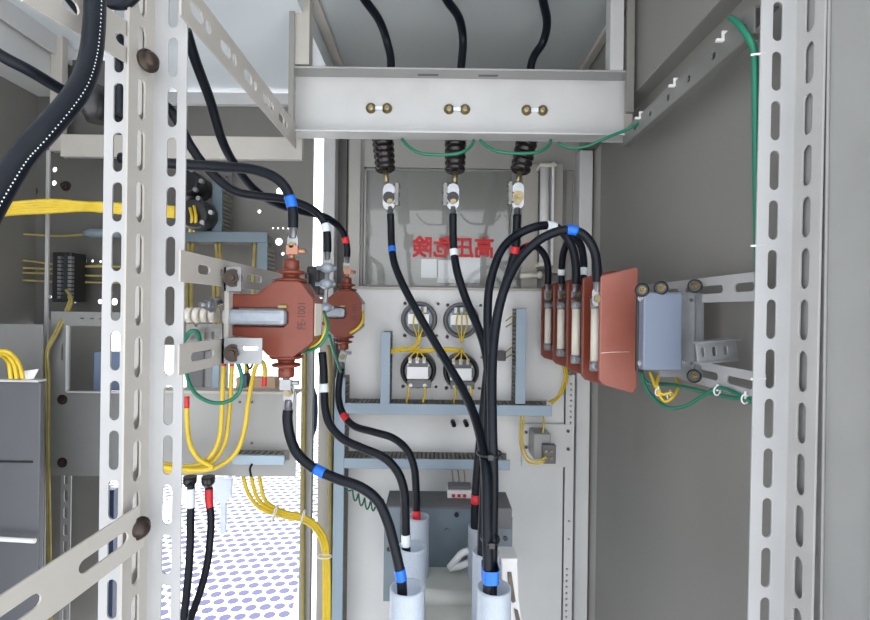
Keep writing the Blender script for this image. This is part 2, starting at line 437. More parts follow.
# top left long diagonal rail (to the beam)
XL = -.30
side_rail('slotted_rail', 'long slotted rail running from the left post top back to the white crossbeam', XL, .58, 1.06, H+.388, H+.338, [(.60+.085*i, .60+.085*i+.035) for i in range(5)]+[(.64+.085*i, .645+.085*i+.012) for i in range(5)], CREAM)
XR = .395
o = side_rail('slotted_rail', 'grey slotted rail under the roof on the right, white cable ties along it', XR, .625, 1.06, H+.385, H+.352, [(.64+.07*i, .64+.07*i+.012) for i in range(6)], RAILG)
m = MB(); m.box((XR, .625, H+.383), (XR+.03, 1.06, H+.386)); m.box((XR+.0, .625, H+.351), (XR+.012, 1.06, H+.353)); m.build('flange', RAILG, o)
for (x, y, Y) in ((725, 34, .69), (668, 89, .83), (636, 126, .97)):
    p = V((XR, Y, H+.368)); m = MB(); m.box((p.x-.004, Y-.0015, p.z+.008), (p.x+.006, Y+.0015, p.z+.022)); m.box((p.x-.012, Y-.002, p.z+.007), (p.x-.002, Y+.002, p.z+.011))
    tag(m.build('cable_tie', WHITE), 'white cable tie on the grey roof rail, ' + {725: 'the one closest to the right post', 668: 'the middle one of three', 636: 'the one closest to the white crossbeam'}[x], 'cable tie', 'cable ties on the roof rail')
# right pair
side_rail('slotted_rail', 'upper slotted rail holding the blue-grey core box to the right post', .41, .62, 1.0, H+.054, H+.017, [(.64, .685), (.71, .82), (.84, .93)], POSTF)
side_rail('slotted_rail', 'lower slotted rail under the blue-grey core box, green wire tied along it', .41, .62, .95, H-.074, H-.109, [(.64, .70), (.72, .79), (.81, .88)], POSTF)
# left pair
side_rail('slotted_rail', 'upper slotted rail behind the front brown current transformer', -.303, .592, 1.36, H+.067, H+.030, [(.635, .67), (.70, .76), (.80, .87), (.92, 1.0)])
side_rail('slotted_rail', 'lower slotted rail below the front brown current transformer with a long bright slot', -.303, .592, .78, H-.045, H-.081, [(.62, .685)])
# near left rails through the post
def seg_rail(label, a, b, w, nslots, mt=CREAM):
    a = P(*a); b = P(*b); L = (b-a).length; ux = (b-a).normalized(); up = V((0, 0, 1)); up = (up-ux*up.dot(ux)).normalized(); nz = ux.cross(up)
    R = Matrix((ux, up, nz)).transposed().to_4x4(); R.translation = a
    hs = [slot(L*(i+.5)/nslots, 0, L/nslots*.62, w*.30) for i in range(nslots)]
    o = MB().sheet(rect(0, -w/2, L, w/2), hs, .002, R, .0003).build('slotted_rail', mt); tag(o, label, 'rail'); return o
seg_rail('slotted stay at the lower left corner, bolted to the left post', (-60, 667, .39), (141, 526, .575), .050, 2)
seg_rail('brown-beige slotted stay at the upper left crossing behind the thick black cable', (20, -27, .43), (132, 46, .572), .046, 4)

# ================================================================== CROSSBEAM
f = FR(460, 100, 1.05); t = thing('crossbeam', 'white channel crossbeam under the roof with three pairs of screws', 'beam', f.w(460, 133))
a = f.w(293, 133); b = f.w(627, 68); a.x = P(294, 100, 1.09).x; b.x = P(625.5, 100, 1.09).x
m = MB(); m.box((a.x, 1.09, a.z), (b.x, 1.094, b.z)); m.box((a.x, 1.05, a.z), (b.x, 1.094, a.z+.004)); m.build('web', CREAMW, t, .0008)
m = MB(); m.box((a.x, 1.05, b.z-.004), (b.x, 1.094, b.z)); m.build('top_flange', GREYP, t, .0008)  # grey tone stands for the shade on its downward face
for xx in (a.x, b.x-.003):
    m = MB(); m.box((xx, 1.05, a.z), (xx+.003, 1.094, b.z)); m.build('end_plate', CREAM, t)
for cx in (379, 457, 534.5):
    for s in (-8, 8):
        p = V((P(cx+s, 109, 1.09).x, 1.09, P(457, 109.5, 1.09).z)); m = MB(); m.lathe(p, p+V((0, -.010, 0)), [(0, .0115), (.15, .0115), (.2, .0095), (.8, .009), (1, .004)], 14); m.build('screw', BRASS, t)
    p = V((P(cx, 109, 1.09).x, 1.09, P(457, 109.5, 1.09).z)); m = MB(); m.box((p.x-.008, 1.0865, p.z-.004), (p.x+.008, 1.0895, p.z+.004)); m.build('slot_plate', TWHITE, t)
for x0, x1 in ((417, 438), (479, 499)):
    p = f.w(x0, 72); q = f.w(x1, 74); m = MB(); m.box((p.x, 1.070, b.z-.0046), (q.x, 1.078, b.z-.0039)); m.build('marking_slot', DARKP, t)
# hangers
def hanger(x0, x1, y1, Y, mt, label, d=.03):
    a = P((x0+x1)/2, y1, Y); w = (x1-x0)/2*Y/F
    m = MB(); m.box((a.x-w, Y, a.z), (a.x+w, Y+d, ZC-.001)); o = m.build('hanger_post', mt, None, .001); tag(o, label, 'post')
hanger(287.5, 293, 137, 1.043, WALLP, 'narrow grey upright on the left end of the white crossbeam', .004)
hanger(294.5, 309, 64, 1.05, CREAM, 'cream upright standing on the crossbeam above its left end')
hanger(610, 623.5, 70, 1.05, CREAMW, 'pale upright standing on the crossbeam above its right end')
hanger(626.5, 634, 112, 1.042, WALLP, 'narrow grey upright on the right end of the white crossbeam', .01)

# bushings + terminals
bx = []
for i, (a, b) in enumerate((((381, 118, 1.14), (385.5, 171, 1.12)), ((456, 118, 1.14), (455, 172, 1.12)), ((532, 118, 1.14), (520, 172, 1.12)))):
    A = P(*a); B = P(*b); pos = ['leftmost', 'middle', 'rightmost'][i]
    t = thing('porcelain_insulator', 'dark ribbed insulator hanging below the white crossbeam, ' + ['above the blue-taped cable', 'above the white-taped cable', 'leaning, above the red-taped cable'][i], 'insulator', B)
    prof = [(0, .023)]
    for k in range(9):
        q = k/9; tp_ = 1-.16*q; prof += [(q+.02, .023*tp_), (q+.045, .0265*tp_), (q+.075, .0265*tp_), (q+.1, .023*tp_)]
    prof += [(1, .016)]
    m = MB(); m.lathe(A, B, prof, 24); m.build('ribbed_body', DBROWN, t)
    d = (B-A).normalized(); m = MB(); m.cyl(B-d*.002, B+d*.03, .006, seg=12); m.build('stem', BRASS, t)
    # clamp terminal: oval palm with a dark bolt, side jaw with small bolts
    e = B+d*.03; q = [P(389, 197, 1.10), P(453, 197, 1.10), P(518, 196, 1.10)][i]
    m = MB(); R = M_front(q); m.sheet(slot(0, 0, .026, .058), [], .006, R, .001); m.cyl(q+V((0, .003, .022)), e, .009, .006, 12); m.build('clamp_palm', CHROME, t)
    m = MB(); bolt(m, q+V((0, -.005, -.002)), (0, -1, 0), .0085, .004); m.build('clamp_bolt', [BLACKP, BLACKP, BRASS][i], t)
    sx = [1, -1, -1][i]
    m = MB(); m.sheet(slot(sx*.017, .006, .008, .05), [], .008, R, .0005)
    for dz in (.025, .006, -.014): m.cyl(q+V((sx*.010, 0, dz)), q+V((sx*.024, 0, dz)), .005, seg=8)
    m.build('side_jaw', STEELD, t)
# cables above the beam
for i, (pp, lb) in enumerate((([(350, -22, 1.00), (365, 0, 1.05), (379, 20, 1.10), (387, 42, 1.14), (391, 68, 1.14), (384, 120, 1.14)], 'left one of the three black cables dropping from the roof behind the crossbeam'),
                     ([(436, -22, 1.00), (447, 0, 1.05), (459, 18, 1.10), (463, 40, 1.14), (461, 68, 1.14), (456, 120, 1.14)], 'middle one of the three black cables dropping from the roof behind the crossbeam'),
                     ([(540, -22, 1.00), (543, 0, 1.05), (547, 22, 1.10), (543, 42, 1.14), (531, 66, 1.14), (532, 120, 1.14)], 'right one of the three black cables dropping from the roof behind the crossbeam'))):
    cable(lb, pp, .0115)

# ================================================================== WINDOW / SIGN ON BACK DOOR
f = FR(468, 228, YB-.004)
t = thing('clear_cover', 'clear plastic cover over the rear door behind the mirrored red characters', 'cover', f.w(468, 287))
a = f.w(364, 286); b = f.w(566, 170)
m = MB(); m.box((a.x, YB-.004, a.z), (b.x, YB-.002, b.z)); m.build('pane', CLEAR, t)
m = MB()
m.box((a.x, YB-.008, b.z-.004), (b.x, YB-.001, b.z)); m.box((a.x, YB-.008, a.z), (a.x+.006, YB-.001, b.z)); m.build('frame', GREYP, t)
def text(body, center, h, mt, mirror=False, parent=None, name='lettering', wx=None, rotdeg=0, bold=0):
    cu = bpy.data.curves.new('t', 'FONT'); cu.body = body; cu.size = 1; cu.extrude = .01; cu.resolution_u = 3
    ob = bpy.data.objects.new('t', cu); C.objects.link(ob); bpy.context.view_layer.update()
    me = bpy.data.meshes.new_from_object(ob); C.objects.unlink(ob); bpy.data.objects.remove(ob)
    xs = [v.co.x for v in me.vertices]; ys = [v.co.y for v in me.vertices]
    cx, cy = (min(xs)+max(xs))/2, (min(ys)+max(ys))/2; s = h/(max(ys)-min(ys)); sx = s if wx is None else wx/(max(xs)-min(xs))
    mb = MB(); a = math.radians(rotdeg); vs = []
    for v in me.vertices:
        x = (v.co.x-cx)*sx*(-1 if mirror else 1); y = (v.co.y-cy)*s
        vs.append(center+V((x*math.cos(a)-y*math.sin(a), -v.co.z*s*.4, x*math.sin(a)+y*math.cos(a))))
    for ox in ((-.5, 0, .5) if bold else (0,)):
        for oz in ((-.5, .5) if bold else (0,)): mb.add([v+V((ox*bold*h, (ox+oz)*.0003, oz*bold*h)) for v in vs], [tuple(p.vertices) for p in me.polygons])
    return mb.build(name, mt, parent, fix=False)
o = text('\u9ad8\u5727\u5371\u967a', P(453, 247, YB-.0055), 20*YB/F, REDP, True, None, 'warning_lettering', wx=80*YB/F, bold=.055)
tag(o, 'red mirrored high voltage danger characters on the clear rear door cover', 'sign')
for (x0, y0, x1, y1, lb, dx) in ((421, 259, 438, 278, 'pale bluish reflection patch left of the larger white patch under the red characters', 0), (437, 260, 456, 283, 'bright white reflection patch under the red characters, left of the white-taped cable', .0), (457, 257, 480, 283, 'pale reflection patch under the red characters, right of the white-taped cable', 0)):
    m = MB(); pbox(m, x0, y0, x1, y1, YB+.004, .002); tag(m.build('reflection_patch', PAPER), lb, 'reflection')  # solid pale patches stand in for reflections in the clear cover
# lamp on right of rear door
t = thing('strip_lamp', 'unlit white tube lamp mounted upright at the right of the rear door', 'lamp', P(550, 265, 1.42))
a, b = P(543.5, 262, 1.40), P(545.5, 168, 1.40); b.x = a.x; m = MB(); m.cyl(a, b, .0125, seg=18); m.build('tube', WHITE, t)
m = MB(); m.box((a.x-.016, 1.385, a.z-.014), (a.x+.016, 1.44, a.z)); m.build('socket', IVORY, t, .002); m = MB(); m.box((a.x-.016, 1.385, b.z), (a.x+.03, 1.44, b.z+.010)); m.build('socket', IVORY, t, .002)
m = MB(); m.box((a.x+.018, 1.39, a.z-.01), (a.x+.026, 1.44, b.z+.015)); m.build('housing', WHITE, t, .002)
m = MB(); m.box((a.x+.026, 1.41, a.z-.03), (a.x+.055, 1.46, b.z+.015)); m.build('back_channel', CREAM, t, .002)
# small ivory tube support rods
m = MB(); m.cyl(P(520, 276, 1.42), P(541, 275, 1.42), .007, seg=12); m.cyl(P(538, 275, 1.42), P(542, 275, 1.42), .010, seg=12)
tag(m.build('standoff_rod', IVORY), 'short ivory standoff rod under the tube lamp', 'rod')
m = MB(); m.box((P(512, 170, 1.44).x, 1.43, Z_(288)), (P(514, 170, 1.44).x, 1.445, Z_(165))); tag(m.build('latch_rod', STEEL), 'thin steel latch rod running down the rear door behind the rightmost insulator', 'rod')
m = MB(); m.box((X_(519), YB-.03, Z_(288)), (X_(535), YB-.009, Z_(165)));  st(m, 'trim_13', CREAM, .002)

# ================================================================== LOWER MOUNTING PLATE
YP = 1.40
dots = []
for (cx, cy) in ((419, 320), (461.5, 321)): dots += [('c', cx-16, cy-16, 1.8), ('c', cx+16, cy+16, 1.5), ('c', cx-16, cy+16, 1.8), ('c', cx+17, cy-16, 1.6)]
for (cx, cy) in ((418, 372), (461.5, 373)): dots += [('c', cx-16, cy+15, 1.9), ('c', cx+17, cy+15, 1.6), ('c', cx+19, cy-16, 1.6)]
dots += [('c', 452.5, 421.5, 2.2), ('c', 465, 421.5, 2.2)]
m = MB(); fsheet(m, 343.5, 289.5, 563, 650, YP, .003, dots)
o = m.build('mounting_plate', BACKP); tag(o, 'large pale mounting plate on the rear wall carrying the round meters', 'panel')
m = MB(); pbox(m, 343.5, 287.5, 563, 290, YP-.008, .01); m.build('top_lip', CREAM, o)
# perforated strip at the right edge of plate
hs = [('c', 569.5, 384+5.5*i, 1.2) for i in range(9)]+[('c', 569, y, 1.2) for y in (462, 521, 539)]+[('c', 567.5, 569+6*i, 1.2) for i in range(9)]
m = MB(); fsheet(m, 564.5, 375, 573, 650, YP-.01, .003, hs); o = m.build('perforated_strip', BACKP); tag(o, 'narrow perforated upright strip along the right edge of the mounting plate', 'strip')
def duct(label, x0, y0, x1, y1, horiz, Yf=1.325, D=.07, mt=None):
    f = FR((x0+x1)/2, (y0+y1)/2, Yf); a = f.w(x0, y1); b = f.w(x1, y0)
    t = thing('wiring_duct', label, 'wiring duct', V(((a.x+b.x)/2, Yf, a.z)))
    m = MB(); m.box((a.x, Yf, a.z), (b.x, Yf+.008, b.z)); m.build('cover', mt or DUCT, t, .0015)
    m = MB(); g = Yf+.008; w = .0115; s_ = .005
    m.box((a.x, Yf+D-.002, a.z), (b.x, Yf+D, b.z))
    if horiz:
        k = int((b.x-a.x)/w)
        for i in range(k):
            for zz in (a.z, b.z-.002): m.box((a.x+i*w, g, zz), (a.x+i*w+w-s_, Yf+D, zz+.002))
    else:
        k = int((b.z-a.z)/w)
        for i in range(k):
            for xx in (a.x, b.x-.002): m.box((xx, g, a.z+i*w), (xx+.002, Yf+D, a.z+i*w+w-s_))
    m.build('slotted_body', TEETH, t); return t
duct('long horizontal grey-blue wiring duct directly under the four round meters', 344, 404.5, 552, 415, True)
duct('lower horizontal grey-blue wiring duct above the blue-grey equipment box', 344, 459.5, 510, 469.5, True)
duct('short upright grey-blue wiring duct left of the round meters', 380.5, 332, 390, 404, False)
duct('short upright grey-blue wiring duct right of the round meters', 516, 308.5, 526, 404, False)
duct('tall upright grey-blue wiring duct at the left edge of the mounting plate', 333, 378, 343.5, 640, False)
# round meters seen from behind
def meter(cx, cy, low, label):
    Yf = 1.355 if not low else 1.335; f = FR(cx, cy, Yf); c = f.w(cx, cy)
    t = thing('round_meter', label, 'meter', f.w(cx, cy+18), 'round meters on the mounting plate')
    r = 18.3*f.k
    m = MB(); m.lathe(V((c.x, YP, c.z)), V((c.x, Yf, c.z)), [(0, r), (.75, r), (.95, r*.95), (1, r*.90), (1.0, r*.84), (.9, r*.82), (.9, r*.02)], 36, caps=False); m.build('case', BOXT if not low else BLACKP, t)
    m = MB(); m.lathe(V((c.x, Yf+.008, c.z)), V((c.x, Yf+.002, c.z)), [(0, r*.74), (1, r*.72)], 32); m.build('back_cover', BOXB if not low else BOXT, t)
    m = MB(); pbox(m, cx-11, cy-5.5, cx+10, cy+4.5, Yf-.001, .003) if not low else pbox(m, cx-11, cy-4, cx+10, cy+8, Yf-.004, .004); l = m.build('rating_label', PAPER, t)
    for k, dx in enumerate((-8, -1, 6) if low else (-6, 0, 6)):
        m = MB(); q = f.w(cx+dx, cy-(11 if low else 10)); m.cyl(q+V((0, .003, 0)), q+V((0, -.008, 0)), .0035, seg=8); m.box((q.x-.004, Yf-.006, q.z-.008), (q.x+.004, Yf-.002, q.z+.008)); m.build('terminal', CHROME, t)
    for k in range(6):
        a = math.pi*2*k/6+.5; q = V((c.x+r*.9*math.cos(a)*.72, Yf, c.z+r*.9*math.sin(a)*.72)); m = MB(); m.cyl(q+V((0, .004, 0)), q+V((0, -.002, 0)), .003, seg=8); m.build('cover_screw', STEEL, t)
    if low:
        m = MB(); pbox(m, cx-11, cy+9, cx+13, cy+17, Yf-.012, .02); m.build('terminal_block', BOXT, t, .002)
        for dx in (-7, 7):
            m = MB(); q = f.w(cx+dx, cy+13.5); m.cyl(q+V((0, 0, 0)), q+V((0, -.017, 0)), .005, seg=10); m.build('terminal', CHROME, t)
    for k in ((-6, 0, 6) if not low else (-8, -1, 6)):
        m = MB()
        if low: pts = [f.w(cx+k, cy-10, Yf-.006), f.w(cx+k*.9, cy-15, Yf-.014), f.w(cx+k*.4, cy-19, Yf-.012), f.w(cx, cy-25, Yf-.006)]
        else: pts = [f.w(cx+k*.6, cy-9, Yf-.006), f.w(cx+k*.9, cy+3, Yf-.014), f.w(cx+k*.5, cy+12, Yf-.012), f.w(cx+0, cy+22, Yf-.006)]
        m.tube(smooth(pts, 5), .0019, 6); m.build('lead_wire', YEL, t)
    return t
meter(419, 319.5, False, 'upper left round meter back with white rating label')
meter(461.5, 320.5, False, 'upper right round meter back with wires over its white label')
meter(418, 371, True, 'lower left round meter back with black rim and square white label')
meter(461.5, 372.5, True, 'lower right round meter back half crossed by the blue-taped cable')
def wires(label, lines, r=.0022, mt=YEL, name='wire_bundle', k=6, group=None):
    if len(lines) == 1:
        o = MB().tube(path(lines[0], k), r, 7).build(name, mt); tag(o, label, 'wire', group); return o
    pa = [path(l, k) for l in lines]; t = thing(name, label, 'wire', pa[0][0], group)
    for q in pa: MB().tube(q, r, 7).build('wire', mt, t)
    return t
wires('yellow control wire bundle running between the upper and lower round meters', [[(390, 352+d, 1.345), (402, 349+d, 1.34), (418, 351+d, 1.335), (440, 349.5+d, 1.335), (461, 350.5+d, 1.335)] for d in (-1.4, 0, 1.4)], .0024)
wires('yellow wires curling from the upper left meter to the bundle', [[(420, 335, 1.335), (417, 342, 1.33), (410, 348, 1.33), (400, 350, 1.335)], [(421, 333, 1.335), (419, 342, 1.33), (412, 349, 1.33), (400, 351.5, 1.335)]], .0024)
for x, w in ((408, 'left side of the lower left meter'), (424.5, 'right side of the lower left meter'), (455, 'left side of the lower right meter'), (470.5, 'right side of the lower right meter')):
    wires('short yellow wire dropping into the duct from the '+w, [[(x, 386, 1.32), (x+1, 393, 1.315), (x-1, 400, 1.33), (x-1, 403, 1.34)]], .003, name='control_wire')
for y, w in ((319, 'topmost pair'), (350, 'lower pair by the black clip')):
    wires('pale yellow wires entering the right upright duct, '+w, [[(506, y+2, 1.34), (511, y-2, 1.33), (517, y-3, 1.345)], [(506, y+8, 1.34), (511, y+5, 1.33), (517, y+4, 1.345)]], .0018, YELD)
for i in (0, 1):
    m = MB(); x = 452.5+12.5*i; q = P(x, 421, YP); m.cyl(q, q+V((.004, -.02, -.008)), .0062, seg=14); m.cyl(q+V((0, -.019, -.004)), q+V((.002, -.024, -.006)), .003, seg=8)
    tag(m.build('push_switch', BLACKP), ['small black switch back left below the meters, yellow wire on it', 'small black switch back right below the meters'][i], 'switch')
m = MB(); pbox(m, 498, 351, 506, 361, 1.36, .03); tag(m.build('wire_clip', BLACKP, None, .002), 'small black clip beside the cable bundle at meter height', 'clip')
# breaker on right
t = thing('breaker', 'small grey circuit breaker on a white bracket right of the cables', 'breaker', P(544, 466, 1.3))
m = MB(); pbox(m, 522, 424, 572, 467, 1.388, .004); m.build('bracket', BACKP, t, .0008)
m = MB(); pbox(m, 534, 434, 551, 460, 1.31, .075); b_ = m.build('body', GREYP, t, .003)
m = MB(); pbox(m, 543, 445, 556, 464, 1.292, .02); m.build('terminal_cover', BOXT, t, .002)
for dx, dy in ((545.5, 451), (551, 451), (545.5, 458), (551, 458)):
    m = MB(); q = P(dx, dy, 1.293); m.cyl(q, q+V((0, -.006, 0)), .004, seg=8); m.build('terminal', BRASS, t)
for dx, dy in ((568, 431), (568, 449), (526, 432), (526, 447)):
    m = MB(); q = P(dx, dy, 1.386); m.cyl(q, q+V((0, -.004, 0)), .0045, seg=10); m.build('screw', DARKP, t)
wires('yellow wire pair looping down from the duct to the small breaker', [[(521, 415, 1.34), (520, 432, 1.33), (521, 448, 1.32), (527, 461, 1.30), (537, 464, 1.285), (545, 461, 1.28)], [(524, 415, 1.34), (523, 432, 1.33), (523.5, 447, 1.32), (529, 458, 1.30), (538, 461, 1.285), (546, 457, 1.28)]], .0024)
wires('single yellow wire straight into the top of the small breaker', [[(543, 415, 1.33), (544, 424, 1.31), (543, 433, 1.31)]], .002, name='control_wire')
wires('yellow wires dropping from the brown barriers into the long duct', [[(566, 365, 1.36), (567, 380, 1.37), (561, 394, 1.36), (552, 404, 1.34)], [(563, 365, 1.36), (565, 378, 1.37), (558, 396, 1.36), (549, 402, 1.34)]], .003)
# blue-grey equipment box
a1 = 1.17
t = thing('equipment_box', 'blue-grey metal box with a dark lid behind the white sleeves', 'box', P(447, 600, 1.2))
f = FR(447, 550, 1.19); a = f.w(398, 612); b = f.w(507, 508)
m = MB(); m.box((a.x, 1.19, a.z), (b.x, 1.285, b.z)); m.build('body', BOXB, t, .003)
m = MB(); m.box((f.w(385, 0).x, 1.185, b.z), (f.w(511, 0).x, 1.29, b.z+.004)); m.box((f.w(495, 0).x, 1.183, f.w(0, 527).z), (f.w(511, 0).x, 1.187, b.z+.004)); m.build('lid', BOXT, t, .001)
m = MB(); m.box((f.w(384, 0).x, 1.186, f.w(0, 601).z), (f.w(400, 0).x, 1.190, b.z)); m.build('side_flange', BOXB, t)
m = MB(); m.box((f.w(499, 0).x, 1.188, f.w(0, 562).z), (f.w(512, 0).x, 1.192, b.z-.02)); m.build('side_flange', BOXB, t)
for x, y in ((389, 549), (394, 556), (505, 537), (506, 552), (447, 531), (456, 514)):
    q = f.w(x, y); m = MB(); m.cyl(V((q.x, 1.189, q.z)), V((q.x, 1.184, q.z)), .0055 if x != 447 else .007, seg=12); m.build('screw', BLACKP if x != 447 else BOXB, t)
# terminal block on lid
q = P(459, 493, 1.27); t = thing('terminal_block', 'white terminal block with red buttons standing on the dark box lid', 'terminal block', V((q.x, q.y, b.z+.004)))
zt = b.z+.004; w = 12*1.27/F
m = MB(); m.box((q.x-w, 1.24, zt), (q.x+w, 1.28, zt+.020)); m.build('base', WHITE, t, .002)
m = MB(); m.box((q.x-w*.95, 1.246, zt+.020), (q.x+w*.95, 1.274, zt+.030)); m.build('top_rail', BOXT, t, .002)
for k in (-.5, -.05, .4):
    m = MB(); m.box((q.x+k*w-.004, 1.237, zt+.004), (q.x+k*w+.004, 1.241, zt+.011)); m.build('button', TRED, t)
for i, x in enumerate((452, 458, 464)): wires('yellow wire hanging to the white terminal block, '+['left', 'middle', 'right'][i]+' of three', [[(x, 470, 1.32), (x+1, 480, 1.30), (x, 487, 1.27)]], .0018, YELD, name='control_wire', group='wires to the terminal block')
wires('yellow wire curling out to the right of the white terminal block', [[(452, 498, 1.245), (460, 503, 1.24), (470, 501, 1.25), (476, 497, 1.26)]], .0022, name='control_wire')
m = MB()
pts = []
for i in range(90):
    u = i/89; x = 351+33*u; y = 494+14*math.sin(u*2.2)+0*u; pts.append(P(x, y-2, 1.34)+V((0, .012*math.cos(u*34), .012*math.sin(u*34))))
m.tube([P(345, 488, 1.34), P(348, 491, 1.34)]+pts, .0022, 6); tag(m.build('spiral_wire', GRN), 'coiled dark green wire between the tall duct and the blue-grey box', 'wire')

# ================================================================== WHITE SLEEVES, BASE
def sleeve(px, py, Y, r, label):
    c = P(px, py, Y); zb = H-.598
    t = MB(); t.lathe(V((c.x, c.y, zb)), V((c.x, c.y, c.z)), [(0, r*1.02), (.97, r), (1, r), (1.0, r*.9), (.6, r*.9), (.05, r*.9)], 32, caps=False)
    o = t.build('cable_sleeve', TUBEM); tag(o, label, 'sleeve', 'white cable sleeves'); return c
s1 = sleeve(407, 587, .75, .0258, 'translucent white sleeve, front one of the left row, around the blue-taped cable')
s2 = sleeve(412, 546, .93, .0255, 'translucent white sleeve, middle one of the left row')
s3 = sleeve(418.5, 516, 1.13, .0245, 'translucent white sleeve, rearmost of the left row, around the red-taped cable')
s4 = sleeve(494, 587, .75, .0255, 'translucent white sleeve, front one of the right row, around the thick taped bundle')
s5 = sleeve(486, 551, .93, .0250, 'translucent white sleeve, middle one of the right row behind the thick bundle')
s6 = sleeve(479, 526, 1.13, .0245, 'translucent white sleeve, rearmost of the right row beside the red tape')
q = P(455, 610, .9)
t = thing('sleeve_base', 'cream moulded base plate with rounded ridges between the sleeve rows', 'base', V((.03, .9, H-.624)))
zb = H-.594
m = MB(); m.box((-.075, .62, zb-.03), (.135, 1.17, zb-.006)); m.build('plate', BASEW, t, .003)
for yy in (.72, .87, 1.03):
    m = MB(); m.tube([V((-.06, yy, zb)), V((.11, yy, zb))], .018, 14); m.build('ridge', BASEW, t)
# rope-like white lever
m = MB(); m.tube([P(449, 568, 1.13), P(460, 555, 1.13), P(464, 552, 1.13), P(470, 551, 1.13)], .008, 10); m.tube([P(449, 568, 1.13), P(460, 566, 1.13), P(470, 562, 1.13)], .008, 10)
tag(m.build('release_lever', WHITE), 'white folded lever against the blue-grey box front', 'lever')
# right white bracket
t = thing('insulating_bracket', 'white plastic bracket with a long brown gap at the right of the sleeves', 'bracket', P(515, 620, .95))
m = MB(); pbox(m, 501, 558.5, 518, 563, .95, .05); f = FR(512, 590, .95)
m.prism(f.xz([(501, 562), (517, 562), (519, 598), (523, 622), (534, 660), (500, 660), (503, 610)]), .95, .97); m.build('arm', WHITE, t, .002)
m = MB(); m.prism(f.xz([(507, 572), (511, 572), (515.5, 600), (513, 602), (509, 598)]), .946, .95); m.prism(f.xz([(514, 608), (518, 610), (526, 640), (520, 640)]), .946, .95); m.build('gap_strip', GAPB, t)  # brown strips laid on the arm face in place of open gaps

# ================================================================== CURRENT TRANSFORMERS (left)
Y0 = .75; f = FR(280, 318, Y0)
base = f.w(285, 376, Y0+.03)
ct = thing('current_transformer', 'large red-brown current transformer nearest the camera, dark code on its face', 'transformer', base)
ol = [(227, 296), (256, 296), (272, 284), (276, 282), (296, 282), (300, 284), (312, 300), (312, 340), (308, 344), (292, 356), (272, 356), (268, 354), (251, 337), (227, 334), (227, 328), (284, 328), (289, 323), (289, 312), (284, 307), (227, 307)]
m = MB(); m.sheet(f.poly(ol), [], .054, M_front(V((f.c.x, Y0+.029, f.c.z))), .0022); m.build('epoxy_body', BROWN, ct)
m = MB(); pa = f.w(224, 325); pb = f.w(287, 309.5)
m.box((pa.x, Y0-.012, pa.z), (pb.x, Y0+.07, pb.z)); m.build('core_band', CORB, ct, .006)
m = MB(); pa = f.w(312.8, 336); pb = f.w(314, 303); m.box((pa.x, Y0+.007, pa.z), (pb.x, Y0+.051, pb.z)); m.build('side_label', IVORY, ct)
m = MB(); pa = f.w(279, 308); pb = f.w(287, 305.5); m.box((pa.x, Y0-.006, pa.z), (pb.x, Y0+.0, pb.z)); m.build('core_clip', YELD, ct)
k = f.k
def ins(sgn, cy, cx):
    c0 = f.w(cx, cy, Y0+.03); e = c0+V((0, 0, sgn*.0375))
    pr = [(0, 9), (.06, 10), (.09, 17), (.17, 17.5), (.22, 15), (.26, 9), (.38, 8.5), (.42, 14), (.48, 15), (.54, 14), (.60, 8), (.63, 8), (.66, 8.4), (.97, 8.2), (1, 7)]
    MB().lathe(c0, e, [(a, b*k) for a, b in pr], 28).build('insulator', BROWN, ct)
ins(1, 283, 285); ins(-1, 355, 281)
m = MB(); c0 = f.w(285, 258, Y0+.03); m.cyl(c0, c0+V((0, 0, .012)), .005, seg=10); m.box((c0.x-.006, c0.y-.01, c0.z+.008), (c0.x+.012, c0.y-.006, c0.z+.022)); m.cyl(c0+V((-.004, 0, .014)), c0+V((.022, 0, .014)), .004, seg=8); m.build('upper_terminal', COPPER, ct)
m = MB(); c0 = f.w(281, 379, Y0+.03); m.cyl(c0+V((0, 0, .01)), c0+V((0, 0, -.012)), .0055, seg=10); m.box((c0.x-.007, c0.y-.01, c0.z-.02), (c0.x+.010, c0.y-.006, c0.z-.004)); m.cyl(c0+V((-.004, 0, -.01)), c0+V((.020, 0, -.01)), .004, seg=8); m.build('lower_terminal', STEEL, ct)
text('FE-1001', f.w(301.5, 316, Y0-.0006), 8*k, MARK, False, ct, 'code_marking', wx=26*k, rotdeg=90)
b0 = base
dY = .24
ct3 = dup(ct, V((b0.x+.0, base.y+.48, b0.z)), 'smaller rear red-brown current transformer right of the large front one')
# place CT3 exactly
c3 = P(345, 313, 1.25); cc = f.w(280, 318); ct3.location = V((c3.x+(base.x-f.w(285, 0).x)+0.0*k, base.y+.49, c3.z+(base.z-cc.z)))
t = thing('cable_joint', 'bare metal stud joint between the two white-taped cable ends left of the rear transformer', 'joint', P(325, 322, 1.0))
m = MB(); m.cyl(P(327.5, 270, 1.0), P(324, 322, 1.0), .0045, seg=12); m.build('stud', STEEL, t)
for y in (268, 284, 308):
    m = MB(); q = P(327.5-(y-270)*.065, y, 1.0); m.lathe(q+V((0,0,.010)), q-V((0,0,.010)), [(0,.006),(.25,.014),(.5,.0145),(.75,.014),(1,.006)], 14); m.cyl(q+V((-.022,0,0)), q+V((.018,0,0)), .0045, seg=8); m.build('clamp_nut', CORB, t)
